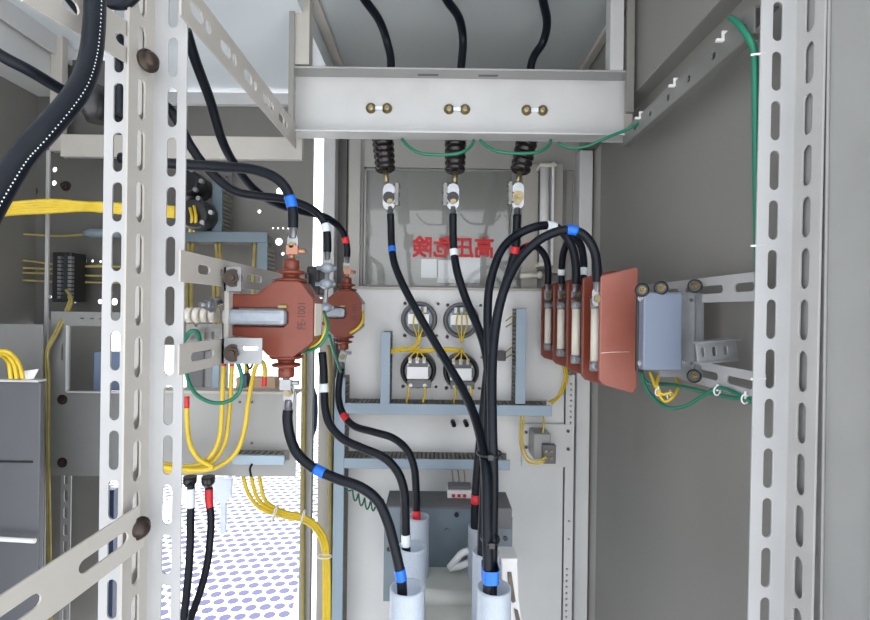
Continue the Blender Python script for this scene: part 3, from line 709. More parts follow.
# lead wires on CT1 side
wires('twisted green and yellow lead below the front current transformer', [[(302, 352, .80), (314, 349, .79), (324, 340, .79), (328, 325, .80), (324, 312, .84)], ], .0028, GRN, name='earth_lead')
wires('yellow lead curling beside the front current transformer', [[(303, 349, .80), (314, 346, .79), (322, 338, .79), (326, 325, .80), (323, 312, .84)]], .002, YEL, name='control_wire')
wires('yellow lead curling on the right of the rear current transformer', [[(350, 333, 1.24), (358, 328, 1.23), (363, 320, 1.23), (363, 312, 1.25)]], .0035, YEL, name='control_wire')
wires('green lead from the middle transformer down to the red-taped cable lug', [[(329, 335, 1.05), (334, 352, 1.1), (341, 372, 1.2)]], .0035, GRN, name='earth_lead')

# brackets with bolts at left rails
def bracket(label, x0, y0, x1, y1, Y, bx_, by_, hole=None):
    t = thing('fixing_bracket', label, 'bracket', P((x0+x1)/2, y1, Y))
    m = MB(); fsheet(m, x0, y0, x1, y1, Y, .003, hole or []); pbox(m, x0, y0, x0+2, y1, Y, .03); m.build('plate', STEEL, t)
    m = MB(); bolt(m, P(bx_, by_, Y), (.2, -1, 0), .0085, .008); m.build('bolt', DBOLT, t)
bracket('steel bracket with bolt on the upper left rail beside the front current transformer', 224, 267, 241, 291, .70, 233, 278)
bracket('steel bracket with a long bright slot under the front current transformer', 222, 338, 262, 364, .705, 233, 353, [('s', 250, 348, 16, 5)])
m = MB(); pbox(m, 224, 288, 228.5, 341, .735, .04); tag(m.build('bracket_channel', CREAM, None, .001), 'upright pale channel piece holding the core band of the front transformer', 'bracket')
hs = [('s', 199, 337, 3, 8), ('s', 206, 336, 3, 8), ('s', 213, 335, 3, 8), ('c', 196, 325, 2)]
m = MB(); fsheet(m, 186, 324, 222, 344, .80, .003, hs); tag(m.build('perforated_bracket', STEELD), 'grey bracket with a row of short slots left of the front transformer', 'bracket')
for i in range(4):
    t_ = MB(); q0 = P(190+8*i, 315, .84); t_.cyl(q0+V((-.005, 0, 0)), q0+V((.005, 0, 0)), .0125, seg=18); t_.cyl(q0+V((-.006, 0, 0)), q0+V((.006, 0, 0)), .006, seg=12)
    tag(t_.build('spool_insulator', IVORY), ['ivory spool on the left bracket, closest to the slotted post', 'ivory spool on the left bracket, second from the slotted post', 'ivory spool on the left bracket, third from the slotted post', 'ivory spool on the left bracket, closest to the front transformer'][i], 'spool', 'ivory spools by the left bracket')
m = MB(); bolt(m, P(212, 305, .79), (-.6, -1, 0), .008, .012); m.cyl(P(205, 305, .79), P(222, 300, .80), .007, seg=12); tag(m.build('hex_bolt', CHROME), 'bright hex bolt beside the core band of the front transformer', 'bolt')
m = MB(); bolt(m, P(236, 318, 1.0), (-.6, -1, 0), .008, .012)
m = MB(); pbox(m, 306, 266, 319, 295, 1.02, .06); pbox(m, 304, 272, 309, 288, 1.0, .04); tag(m.build('control_block', BLACKP, None, .005), 'black moulded block behind the top right of the front transformer', 'block')

# ================================================================== BIG CABLES
R1 = .0098
cable('black cable with blue tape arching from the left onto the front current transformer', [(120, 158, .78), (160, 163, .78), (190, 165, .78), (222, 167, .78), (250, 169, .78), (272, 176, .78), (285, 187, .78), (291, 202, .78), (293, 215, .78), (293, 228, .78)], .0100, tapes=[(291.5, 202, .018, TBLUE)], lugs=(1,))
cable('black cable crossing behind the arch and ending in white tape at the middle transformer', [(150, 95, .80), (172, 112, .84), (190, 145, .86), (207, 168, .88), (232, 190, .90), (258, 196, .92), (285, 199, .95), (308, 207, .98), (321, 217, 1.0), (326, 228, 1.0), (327.5, 240, 1.0), (327.5, 252, 1.0)], .0098, tapes=[(326.5, 228, .016, TWHITE)], lugs=(1,))
cable('black cable sloping down from the roof, red tape, onto the rear current transformer', [(186, 30, .80), (196, 62, .84), (210, 100, .90), (222, 140, .95), (235, 165, 1.0), (253, 188, 1.05), (275, 203, 1.10), (300, 211, 1.16), (322, 216, 1.20), (336, 224, 1.24), (344, 235, 1.26), (347, 248, 1.27), (347, 257, 1.27)], .0105, tapes=[(345.5, 240, .018, TRED)], lugs=(1,))
m = MB()
cable('black cable with blue tape from the front transformer down to the front left sleeve', [(288, 410, .79), (287.5, 420, .79), (290, 436, .79), (297, 453, .785), (312, 467, .78), (335, 478, .77), (360, 487, .76), (377, 500, .76), (387, 520, .755), (394, 545, .75), (400, 572, .75), (402, 590, .75), (403, 640, .75)], .0098, tapes=[(319, 471, .018, TBLUE), (400, 575, .017, TBLUE)], lugs=(0,))
cable('black cable with white tape from the middle transformer down to the middle left sleeve', [(322, 352, 1.0), (323.5, 370, 1.0), (324, 388, 1.0), (325, 408, .99), (330, 425, .98), (343, 439, .97), (362, 448, .96), (383, 457, .95), (397, 471, .94), (404, 490, .93), (405.5, 515, .93), (406, 540, .93), (408, 600, .93)], .0102, tapes=[(324, 387, .018, TWHITE), (406, 541, .022, TWHITE)])
cable('black cable with red tape from the rear transformer down to the rearmost left sleeve', [(341, 368, 1.25), (339, 382, 1.25), (338.5, 398, 1.24), (343, 414, 1.22), (354, 426, 1.20), (374, 432, 1.18), (393, 438, 1.17), (407, 450, 1.15), (414, 467, 1.14), (416, 490, 1.13), (416.5, 515, 1.13), (418, 560, 1.13)], .0108, tapes=[(343.5, 418, .02, TRED), (416.5, 514, .022, TRED)], lugs=(0,))
# centre cables from insulators
cable('black cable with blue tape from the leftmost insulator into the thick bundle', [(390.5, 214, 1.10), (391, 225, 1.10), (391.5, 243, 1.09), (394, 262, 1.07), (402, 283, 1.04), (415, 308, 1.01), (431, 336, .98), (449, 366, .94), (464, 392, .90), (474, 415, .86), (481, 440, .82), (486, 475, .775), (487, 520, .748), (488, 570, .741), (488, 640, .741)], .0100, tapes=[(391.5, 250, .014, TBLUE)], lugs=(0,))
cable('black cable with white tape from the middle insulator into the thick bundle', [(453, 214, 1.10), (453, 232, 1.10), (454, 253, 1.09), (458, 275, 1.07), (467, 302, 1.05), (477, 325, 1.02), (484, 345, 1.0), (488, 370, .98), (488, 410, .96), (485, 470, .93), (482, 540, .922), (482, 600, .922)], .0108, tapes=[(453.5, 253, .016, TWHITE)], lugs=(0,))
cable('black cable with red tape from the rightmost insulator into the thick bundle', [(517, 215, 1.10), (516.5, 232, 1.10), (515, 250, 1.11), (509, 272, 1.12), (501, 298, 1.13), (494, 328, 1.13), (488, 365, 1.13), (483, 410, 1.13), (478, 460, 1.122), (475, 505, 1.12), (475, 560, 1.12)], .0112, tapes=[(514.5, 250, .016, TRED), (476, 499, .020, TRED)], lugs=(0,))
cable('thick arching black cable, blue tape at its crest, to the nearest fuse', [(597, 282, .86), (597, 268, .86), (594, 250, .86), (585, 236, .86), (572, 230, .86), (556, 232, .86), (538, 241, .86), (522, 256, .86), (510, 275, .85), (501, 300, .84), (495, 330, .83), (492, 370, .81), (492, 420, .79), (493.5, 480, .785), (492.5, 540, .767), (492, 590, .762), (492, 640, .762)], .0098, tapes=[(572, 230, .018, TBLUE)], lugs=(0,))
cable('arching black cable, white tape at its crest, to the third fuse from the rear', [(576, 284, 1.02), (576, 268, 1.02), (573, 250, 1.02), (566, 236, 1.02), (553, 226, 1.01), (535, 227, 1.0), (517, 235, 1.0), (503, 248, .99), (495, 265, .98), (489, 290, .97), (487.5, 320, .96), (489, 360, .95), (492, 420, .94), (493, 480, .945), (490, 540, .941), (489.5, 600, .941)], .0105, tapes=[(550, 225.5, .020, TWHITE)], lugs=(0,))
cable('small arching black cable, red tape at its crest, to the rearmost fuse', [(548, 284, 1.26), (548, 268, 1.26), (545, 256, 1.25), (537, 247, 1.24), (528, 246, 1.23), (519, 252, 1.22), (511, 266, 1.21), (504, 290, 1.19), (498, 320, 1.17), (493, 360, 1.15), (488, 420, 1.145), (483, 500, 1.143), (481, 560, 1.143)], .0105, tapes=[(528, 246, .020, TRED)], lugs=(0,))
cable('short black jumper with white tape at both ends linking the two inner fuses', [(561.5, 284, 1.17), (561.5, 272, 1.17), (563, 255, 1.15), (568, 242, 1.12), (575, 238, 1.10), (581, 246, 1.08), (583.5, 260, 1.06), (583.5, 274, 1.05), (583, 284, 1.04)], .0098, tapes=[(561.5, 272, .016, TWHITE), (583.5, 272, .018, TWHITE)], lugs=(0,))
# blue tape band around bundle + ties
q0 = P(491.5, 566, .742); q1 = P(491.5, 578, .742)
m = MB(); c = P(490, 572, .7515); 
vs = []
for z in (-.010, .010):
    for kk in range(24):
        a = 2*math.pi*kk/24; vs.append(c+V((.0125*math.copysign(abs(math.cos(a))**.5, math.cos(a)), .0205*math.copysign(abs(math.sin(a))**.5, math.sin(a)), z)))
m.add(vs, [(i, (i+1) % 24, 24+(i+1) % 24, 24+i) for i in range(24)], True); tag(m.build('bundle_tape', TBLUE), 'wide blue tape around the thick cable bundle above its sleeve', 'tape')
for (x, y, Y, w, lb) in ((490, 538, .757, .013, 'black cable tie on the thick bundle just above the blue tape'), (489, 453, .80, .019, 'black cable tie on the thick bundle at duct height')):
    c = P(x, y, Y); m = MB(); pts = [c+V((w*math.cos(a), .0225*math.sin(a), 0)) for a in [2*math.pi*i/24 for i in range(25)]]; m.tube(pts, .0022, 6)
    m.box((c.x-.004, c.y-.027, c.z-.004), (c.x+.004, c.y-.021, c.z+.004)); tag(m.build('cable_tie', BLACKP), lb, 'cable tie')

# near thick cables
t, pa = cable('very thick black cable with printed white line curving across the upper left corner', [(97, -40, .50), (95.5, -6, .495), (94, 28, .48), (90.5, 58, .465), (83, 82, .45), (67, 106, .435), (46, 130, .42), (24, 154, .41), (6, 182, .40), (-11, 212, .39), (-24, 240, .385)], .0118, tapes=[], lugs=(), seg=24)
m = MB()
for i in range(2, len(pa)-2):
    T = (pa[i+1]-pa[i-1]).normalized(); right = T.cross(V((0, 1, 0))).normalized()
    if right.x < 0: right = -right
    nrm = (right*.88+V((0, -1, 0))*.47).normalized()
    p = pa[i]+nrm*.0117
    side = nrm.cross(T).normalized()
    R = Matrix((T, side, nrm)).transposed().to_4x4(); R.translation = p
    m.box((-.0006, -.0004, -.0002), (.0006, .0004, .0003), R)
    p2 = pa[i].lerp(pa[i+1], .5)+nrm*.0122; R = R.copy(); R.translation = p2; pass
m.build('printed_line', TWHITE, t)
cable('black cable running straight across the upper left behind the very thick one', [(-40, 28, .62), (0, 55, .64), (30, 71, .66), (62, 90, .70), (95, 108, .75), (140, 130, .80)], .0095)
cable('black cable arcing along the top edge at the left', [(62, -14, .50), (78, 6, .52), (92, 24, .55), (110, 42, .62), (124, 60, .66)], .0070)
cable('black cable crossing the top edge beside the left post', [(60, -12, .56), (100, 0, .56), (122, 4, .56), (136, -6, .56)], .0065)
cable('black cable bend behind the slots of the far left post flange', [(112, 20, .70), (120, 50, .70), (122, 90, .70), (122, 115, .70)], .0085)
m = MB(); m.lathe(P(96, 88, .72), P(96, 122, .72), [(0, .016), (.3, .02), (.6, .024), (.8, .016), (1, .012)], 18); tag(m.build('cable_clamp', BLACKP), 'black lump-shaped cable clamp behind the bend of the very thick cable', 'clamp')

# ================================================================== FUSES AND BARRIERS (right)
def barrier(lx, ty, by, Y, wpx, label):
    f = FR(lx, 330, Y); X0 = f.w(lx, 0).x; 
    t = MB(); z = lambda y: f.w(0, y).z; h = z(ty)-z(by); W = .064
    zt, zb = z(ty), z(by)
    pl = [(X0, zt-.002), (X0+.004, zt+.0), (X0+W-.004, zt+.014), (X0+W, zt+.012), (X0+W, zb-.004), (X0+W-.006, zb-.014), (X0+.008, zb+.0), (X0, zb+.008)]
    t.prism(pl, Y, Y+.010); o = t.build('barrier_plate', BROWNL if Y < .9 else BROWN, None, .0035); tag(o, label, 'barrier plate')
    if Y < .9:
        q = MB(); q.tube([V((X0+.002, Y-.0002, z(353))), V((X0+.02, Y-.0002, z(352))), V((X0+.05, Y-.0002, z(351.5)))], .0006, 6); q.build('scuff_line', IVORY, o)
    return o
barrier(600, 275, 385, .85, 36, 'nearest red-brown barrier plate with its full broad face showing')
barrier(582.5, 277, 380, .955, 18, 'red-brown barrier plate directly behind the nearest one')
barrier(567, 281, 371, 1.065, 14, 'middle red-brown barrier plate of the stack')
barrier(553.5, 283, 364, 1.20, 12, 'fourth red-brown barrier plate counted from the front')
barrier(541.5, 286, 358, 1.33, 9, 'rearmost red-brown barrier plate by the right upright duct')
for (x, y0, y1, Y, lb) in ((548, 304, 348, 1.275, 'rearmost white fuse tube between the barriers'), (561, 304, 354, 1.14, 'white fuse tube second from the rear between the barriers'), (576, 303, 361, 1.015, 'white fuse tube third from the rear between the barriers'), (595.5, 302, 368, .90, 'nearest white fuse tube beside the broad barrier')):
    f = FR(x, (y0+y1)/2, Y); a = f.w(x, y1); b = f.w(x, y0); t = thing('fuse', lb, 'fuse', a, 'white fuses between the barriers')
    m = MB(); m.cyl(a, b, .0085, seg=18); m.build('ceramic_tube', IVORY, t)
    for e, s_ in ((a, 1), (b, -1)):
        m = MB(); m.cyl(e-V((0, 0, .004*s_)), e+V((0, 0, .012*s_)), .0098, seg=18); m.cyl(e+V((0, -.004, .004*s_)), e+V((0, -.014, .004*s_)), .005, seg=12); m.box((e.x-.006, Y, e.z-.006), (e.x+.02, Y+.014, e.z+.006)); m.build('end_cap', STEEL, t)
    m = MB(); m.box((b.x+.006, Y-.006, b.z+.006), (b.x+.03, Y+.02, b.z+.022)); m.box((b.x-.01, Y-.012, b.z+.006), (b.x+.01, Y+.006, b.z+.011)); m.build('terminal_base', MARK, t, .001)
# transformer bodies behind barriers
for i, (ya, yb) in enumerate(((.862, .952), (.967, 1.06), (1.078, 1.19), (1.215, 1.325))):
    m = MB(); m.box((.318, ya, H-.10), (.352, yb, H+.05)); m.box((.306, ya+.01, H-.08), (.318, yb-.01, H+.03)); tag(m.build('voltage_transformer', BROWN, None, .004), ['red-brown moulded transformer body just behind the broad front barrier', 'red-brown moulded transformer body second from the front', 'red-brown moulded transformer body second from the rear', 'red-brown moulded transformer body at the rear'][i], 'transformer', 'moulded transformer bodies')
# core box
t = thing('core_box', 'blue-grey transformer core box with a plain front right of the barriers', 'box', P(663, 370, .75))
m = MB(); pbox(m, 643.5, 292.5, 682.5, 370.5, .75, .02); m.build('core', CORE, t, .0025)
m = MB(); pbox(m, 637, 290, 644.5, 372, .775, .008); m.build('side_gasket', BLACKP, t, .002)
for x, y in ((641.5, 298), (641.5, 363), (685, 299), (685, 362)):
    m = MB(); bolt(m, P(x, y, .76), (0, -1, 0), .004, .004); m.build('bolt', CHROME, t)
m = MB(); fsheet(m, 660, 292, 703, 377, .783, .003, [('c', 692, 363, 1.8), ('c', 691, 300, 2)]); tag(m.build('mounting_bracket', STEEL), 'galvanised bracket plate showing to the right of the core box', 'bracket')
m = MB(); pbox(m, 701, 294, 703.5, 378, .765, .016); tag(m.build('bracket_lip', STEEL), 'narrow folded steel lip at the right edge of the core box bracket', 'bracket')
for i, (x, y) in enumerate(((661, 288), (695, 286), (694, 376), (642, 290))):
    m = MB(); bolt(m, P(x, y, .745), (0, -1, .1), .0036, .006); q = m.build('rail_bolt', BRASS); tag(q, ['brass bolt on top of the core box', 'large brass bolt on the upper rail right of the core box', 'brass bolt on the lower rail right of the core box', 'small brass bolt above the barrier edge'][i], 'bolt')
    m = MB(); m.lathe(P(x, y, .755), P(x, y, .746), [(0, .009), (.5, .0105), (1, .008)], 18); m.build('washer', BLACKP, q)
# perforated strut piece
f = FR(722, 352, .80)
hs = []
m = MB(); Mx = Matrix.Translation(P(718, 351, .70)) @ Matrix.Rotation(math.radians(-6), 4, 'Y') @ Matrix(((1,0,0,0),(0,0,-1,0),(0,1,0,0),(0,0,0,1)))
m.sheet(rect(-.030, -.015, .026, .015), [slot(-.022, 0, .006, .014), slot(-.006, 0, .006, .014), slot(.010, 0, .006, .014)], .002, Mx, .0004)
m.box((-.030, .013, -.012), (.026, .016, .012), Mx); m.box((-.030, -.016, -.012), (.026, -.013, .004), Mx)
tag(m.build('perforated_strut', STEEL), 'short galvanised perforated strut end between the rails on the right', 'strut')
# wires right
wires('dark green earth wire drooping under the core box', [[(641, 372, .86), (646, 388, .85), (658, 402, .83), (672, 408, .80), (688, 405, .77), (704, 395, .74), (722, 388, .70), (752, 402, .64)], [(642, 378, .86), (650, 384, .85), (664, 384, .84), (680, 386, .80), (706, 392, .74), (735, 398, .68), (754, 398, .64)]], .0028, GRN)
wires('yellow wires looping under the core box', [[(650, 372, .85), (656, 388, .83), (664, 401, .82), (672, 398, .81), (678, 388, .82), (677, 378, .84)], [(660, 372, .85), (657, 385, .83), (662, 394, .82), (672, 392, .81)]], .0026)
for i, (x, y, Y) in enumerate(((717, 391, .71), (745, 399, .65), (658, 392, .825), (670, 396, .815))):
    m = MB(); c = P(x, y, Y); m.tube([c+V((.0045*math.cos(a), 0, .006*math.sin(a))) for a in [2*math.pi*k_/12 for k_ in range(13)]], .0012, 6); m.box((c.x-.001, c.y-.002, c.z), (c.x+.001, c.y+.001, c.z+.010))
    tag(m.build('cable_tie', WHITE), ['white tie on the green wires midway along the lower rail', 'white tie on the green wires next to the right post', 'white tie on the left side of the yellow loop under the core box', 'white tie on the right side of the yellow loop under the core box'][i], 'cable tie')
# green wires by beam & post
wires('green wire sagging below the crossbeam between the left and middle insulators', [[(402, 139, 1.06), (409, 147, 1.05), (420, 153, 1.04), (440, 155, 1.04), (460, 153, 1.04), (470, 147, 1.05), (474, 140, 1.06)]], .0034, GRN, name='earth_wire')
wires('green wire sagging below the crossbeam between the middle and right insulators', [[(480, 140, 1.06), (488, 147, 1.05), (500, 152, 1.04), (520, 153.5, 1.04), (538, 152, 1.04), (548, 146, 1.05), (551, 140, 1.06)]], .0034, GRN, name='earth_wire')
wires('green wire rising from the crossbeam end along the grey roof rail', [[(558, 143, 1.06), (570, 148, 1.05), (588, 146, 1.04), (606, 138, 1.02), (628, 129, .985), (640, 122, .98), (652, 111, .96), (700, 72, .82), (733, 34, .715)]], .0032, GRN, name='earth_wire')
wires('thick green wire bending off the roof rail and running down behind the right post', [[(730, 18, .665), (737, 23, .645), (746, 34, .63), (753.5, 50, .624), (755, 80, .622), (755.5, 120, .622), (756, 180, .625), (757, 240, .63), (758, 300, .64), (756, 400, .64)]], .0042, GRN, name='earth_wire')
for i, y in enumerate((55, 246, 379)):
    m = MB(); c = P(758, y, .612); m.tube([c+V((-.009, 0, .0)), c+V((-.003, -.002, 0)), c+V((.008, -.002, .001))], .0014, 6); tag(m.build('cable_tie', WHITE), ['white tie around the right post edge near its top', 'white tie around the right post edge above the upper rail', 'white tie around the right post edge at the lower rail'][i], 'cable tie')

# ================================================================== LEFT MIDDLE BAY CONTENT
m = MB(); f = FR(225, 147, 1.10); a = P(180, 148, 1.10)
m.box((P(60, 147, 1.10).x, 1.10, P(225, 158.5, 1.10).z), (P(302, 147, 1.10).x, 1.115, P(225, 136, 1.10).z)); tag(m.build('cross_panel', CREAM, None, .002), 'horizontal cream panel crossing behind the left posts under the roof', 'panel')
# black relay backs
for i, (x, y, r) in enumerate(((191, 184, 13), (198, 215, 16))):
    c = P(x, y, 1.33); t = thing('black_relay', ['upper of two black relays behind the left post', 'lower of two black relays behind the left post, yellow wire across it'][i], 'relay', c)
    m = MB(); m.lathe(V((c.x, 1.40, c.z)), V((c.x, 1.30, c.z)), [(0, r*.9*1.33/F), (.5, r*1.33/F), (.9, r*1.33/F), (1, r*.8*1.33/F)], 12); m.build('body', BLACKP, t)
    for dx, dy in ((r*.9, -2), (2, -r), (6, r*.5)):
        m = MB(); q = P(x+dx, y+dy, 1.31); m.cyl(q, q+V((0, -.012, 0)), .006, seg=10); m.build('terminal', CHROME, t)
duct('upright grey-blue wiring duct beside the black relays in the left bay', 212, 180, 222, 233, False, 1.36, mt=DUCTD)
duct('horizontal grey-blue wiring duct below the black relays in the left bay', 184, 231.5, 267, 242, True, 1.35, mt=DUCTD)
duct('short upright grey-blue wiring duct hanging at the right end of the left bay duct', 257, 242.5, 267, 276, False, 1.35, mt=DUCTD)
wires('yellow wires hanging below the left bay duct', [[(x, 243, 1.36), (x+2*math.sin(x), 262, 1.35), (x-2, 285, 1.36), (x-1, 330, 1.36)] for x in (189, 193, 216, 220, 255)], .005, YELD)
wires('pair of yellow wires by the lower black relay', [[(190, 208, 1.30), (192, 218, 1.29), (190, 231, 1.34)], [(194, 206, 1.30), (196, 218, 1.29), (194, 231, 1.34)]], .004, YEL)
m = MB()
t = thing('slotted_strip', 'narrow slotted grey strip hanging right of the upright duct in the left bay', 'strip', P(228, 230, 1.38))
mm = MB(); fsheet(mm, 223, 168, 232, 231, 1.43, .003, [('s', 227.5, 178+9*i, 4, 5) for i in range(6)]); mm.build('plate', BOXT, t)
# gray tray plate lower
t = thing('tray_plate', 'wide grey plate across the left bay, yellow cables looping in front of it', 'panel', P(240, 476, .96))
m = MB(); fsheet(m, 150, 392, 296, 476, .96, .003, []); m.build('plate', GREYP, t)
for x, y in ((240, 402), (252, 402), (240, 443), (252, 443)):
    m = MB(); q = P(x, y, .96); m.cyl(q, q+V((0, -.002, 0)), .0025, seg=8); m.build('rivet', DARKP, t)
m = MB(); pbox(m, 150, 391, 296, 394, .955, .04); m.build('top_lip', CREAM, t, .0008)
q = P(290, 476, .96); 
duct('short grey-blue wiring duct fixed low on the wide grey plate', 232, 455.5, 284, 465, True, .925, .033)
m = MB(); pts = [P(252, 464, .925), P(250, 469, .92), P(251, 476, .93)]; m.tube(smooth(pts), .0022, 7); tag(m.build('black_lead', BLACK), 'short black lead in front of the wide grey plate edge', 'wire')
# yellow cables loops
YC = .88
loops = [
 ('yellow cable rising at the left post with a red end', [(187, 396, YC), (187, 420, YC), (190, 444, YC), (199, 459, YC), (212, 467, YC), (200, 470, YC), (170, 468, YC), (140, 462, YC)], [(187, 401, .02, TRED)]),
 ('leftmost yellow loop cable in front of the wide grey plate', [(224, 360, YC), (223, 380, YC), (222, 410, YC), (220, 435, YC), (213, 453, YC), (200, 464, YC), (180, 466, YC), (140, 460, YC)], [(224, 364, .004, TRED)]),
 ('middle yellow loop cable in front of the wide grey plate', [(232, 362, YC-.01), (231, 385, YC-.01), (229, 415, YC-.01), (225, 442, YC-.01), (214, 460, YC-.01), (198, 467, YC-.01), (175, 469, YC), (140, 464, YC)], [(232, 366, .004, TRED)]),
 ('rightmost yellow loop cable with a red end in front of the wide grey plate', [(264, 386, YC), (265, 370, YC), (262, 362, YC), (256, 366, YC), (252, 382, YC), (248, 405, YC), (244, 432, YC), (235, 454, YC-.01), (217, 467, YC-.01), (195, 471, YC-.01), (165, 471, YC), (140, 468, YC)], [(264, 382, .018, TRED)])]
for n_, (lb, pp, tp) in enumerate(loops):
    pp = [(x_, y_, .868+.010*n_) for x_, y_, Y_ in pp]
    cable(lb, pp, .0040, YEL, tapes=tp, name='yellow_cable')
cable('slack yellow cable beside the rightmost loop', [(246, 360, .92), (247, 375, .92), (246, 388, .93)], .004, YEL, name='yellow_cable')
wires('green wire looping under the left lower rail', [[(184, 345, .80), (186, 372, .79), (194, 392, .78), (210, 402, .78), (226, 402, .78), (238, 394, .78), (242, 380, .78), (239, 366, .78), (233, 356, .78)]], .0032, GRN, name='earth_wire')
wires('thin black lead in a V under the left lower bracket', [[(238, 355, .78), (246, 363, .78), (250, 369, .78), (255, 358, .78)]], .0018, BLACK, name='control_wire', k=4)
wires('green wire curling through the short slotted bracket', [[(184, 340, .79), (190, 332, .78), (197, 332, .78), (200, 340, .79)]], .0035, GRN, name='earth_wire')
# things outside seen above tray (terminal box)
m = MB(); pbox(m, 212, 352, 219, 392, 1.05, .05); tag(m.build('blue_grey_post', DUCT, None, .002), 'narrow pale blue upright behind the yellow cables', 'post')
m = MB(); pbox(m, 186, 350, 204, 392, 1.10, .06); tag(m.build('grey_block', BOXT, None, .004), 'dark grey block between the slotted post and the yellow cables', 'block')
m = MB(); pbox(m, 236, 378, 275, 391, 1.02, .03); tag(m.build('tan_card', mat('tan_board', (.55, .38, .26), .7)), 'tan board behind the red-ended yellow cable on the tray', 'board')
m = MB(); pbox(m, 240, 374, 247, 388, .90, .02); tag(m.build('blue_plug', mat('navy_plastic', (.02, .04, .09), .4), None, .003), 'small navy plug among the yellow cables above the tray', 'plug')
# below tray: cables with terminals
for i, (tx, ty, pp, tc) in enumerate(((190, 487, [(191, 484, .90), (191, 500, .90), (190.5, 520, .90), (190, 550, .90), (187, 590, .90), (180, 650, .90)], TWHITE), (208, 487, [(209, 482, .93), (209, 500, .93), (211, 518, .93), (210, 540, .93), (207, 565, .93), (200, 592, .93), (190, 620, .93), (180, 650, .93)], TRED))):
    cable(['black cable with a white sleeve end hanging below the wide grey plate', 'black cable with a red sleeve end hanging below the wide grey plate'][i], pp, .0068, tapes=[(pp[1][0], 497, .034, tc)])
    m = MB(); q = P(tx, 483, .92); m.lathe(q+V((0, 0, -.006)), q+V((0, 0, .012)), [(0, .008), (.4, .012), (1, .012)], 14); tag(m.build('cable_gland', BLACKP), ['black gland above the white-ended hanging cable', 'black gland above the red-ended hanging cable'][i], 'gland')
m = MB(); f = FR(222, 505, 1.0); m.prism(f.xz([(213, 479), (231, 479), (230, 498), (225, 503), (225, 532), (222, 536), (220, 532), (220, 503), (213, 500)]), 1.0, 1.012); tag(m.build('clear_plastic_guard', TUBEM), 'pale translucent plastic guard hanging below the wide grey plate', 'guard')
# lower yellow trunk
for i in range(3):
    d = i*2.6
    wires(['lower yellow cable of the group of three curving down to the floor', 'middle yellow cable of the group of three curving down to the floor', 'upper yellow cable of the group of three curving down to the floor'][i], [[(243+8*i, 476, 1.02), (249+7*i, 495, 1.03), (262+3.5*i, 509-d, 1.05), (285, 517-d, 1.08), (303, 521-d, 1.10), (316+d*.4, 531-d, 1.12), (323+d*.8, 549-d, 1.14), (324+d, 580, 1.14), (324+d, 650, 1.14)]], .0042, YEL, name='yellow_cable', group='yellow cables curving to the floor')
for i, (x, y, w) in enumerate(((275, 513, 0), (303, 517, 0), (325, 556, 1))):
    m = MB(); c = P(x, y, 1.05 if i < 1 else (1.09 if i == 1 else 1.13)); m.tube([c+V((.004*math.cos(a)+(.012*math.cos(a) if w else 0), .010*math.sin(a)-.002, (0 if w else .016)*math.cos(a))) for a in [2*math.pi*k_/14 for k_ in range(15)]], .0018, 6)
    tag(m.build('cable_tie', IVORY), ['pale tie on the yellow trunk left of the narrow upright', 'pale tie on the yellow trunk at the narrow upright', 'pale tie on the yellow trunk where it turns down'][i], 'cable tie')
# narrow grey upright with yellow wire at x~307
m = MB(); m.box((P(301, 400, 1.25).x, 1.25, .05), (P(312.5, 400, 1.25).x, 1.27, P(307, 338, 1.25).z)); tag(m.build('narrow_upright', GREYP, None, .001), 'narrow grey upright right of the wide grey plate, yellow wire along it', 'post')
wires('yellow wire running straight down the narrow grey upright', [[(304.5, 345, 1.24), (304, 420, 1.24), (303, 500, 1.24), (303, 640, 1.24)]], .0055, YELD, name='control_wire')
wires('yellow wire running down beside the tall upright duct', [[(329, 345, 1.33), (331, 375, 1.33), (329, 400, 1.34), (330, 450, 1.34), (330, 560, 1.34)]], .0055, YELD, name='control_wire')
m = MB(); f = FR(325, 500, 1.37); m.box((P(318.5, 400, 1.37).x, 1.37, .05), (P(333, 400, 1.37).x, 1.385, P(326, 300, 1.37).z)); tag(m.build('cream_upright', CREAM, None, .001), 'cream upright between the bright gap and the tall duct', 'post')
m = MB(); c = P(312.5, 412, 1.3); m.lathe(c+V((0, 0, -.07)), c+V((0, 0, .07)), [(0, .002), (.2, .012), (.5, .014), (.8, .012), (1, .002)], 16); tag(m.build('navy_knob', mat('navy_plastic', (0, 0, 0))), 'navy oval knob seen in the bright gap left of the white-taped cable', 'knob')

# ================================================================== FAR LEFT BAY
m = MB(); f = FR(46, 380, 1.08); m.box((P(43, 380, 1.08).x, 1.08, .05), (P(46.5, 380, 1.08).x, 1.085, P(45, 150, 1.08).z)); tag(m.build('thin_upright', GREYP, None, .001), 'thin pale upright in the far left bay reaching the floor', 'post')
hs = [('s', 61.5, 352, 2.6, 17), ('c', 62.5, 399, 0.5)]
m = MB(); fsheet(m, 50, 312, 140, 476, 1.05, .003, [('r', 69, 326, 125, 391), ('s', 81, 318.5, 4, 1.6), ('s', 91, 318.5, 4, 1.6), ('s', 100, 318.5, 4, 1.6), ('s', 61.5, 352, 2.6, 17)]); o = m.build('cutout_panel', PANG); tag(o, 'grey panel with a rectangular window cut-out in the far left bay', 'panel')
f = FR(97, 358, 1.047); m = MB(); a = f.w(68, 391.5); b = f.w(126, 325.5)
m.box((a.x, 1.044, a.z-.003), (b.x, 1.05, a.z)); m.box((a.x-.003, 1.044, a.z), (a.x, 1.05, b.z)); m.build('cutout_edge', CREAMW, o)
m = MB(); bolt(m, P(62.5, 399.5, 1.05), (0, -1, 0), .007, .004); m.build('bolt', DBOLT, o); m = MB(); bolt(m, P(62.5, 462.5, 1.05), (0, -1, 0), .007, .004); m.build('bolt', DBOLT, o)
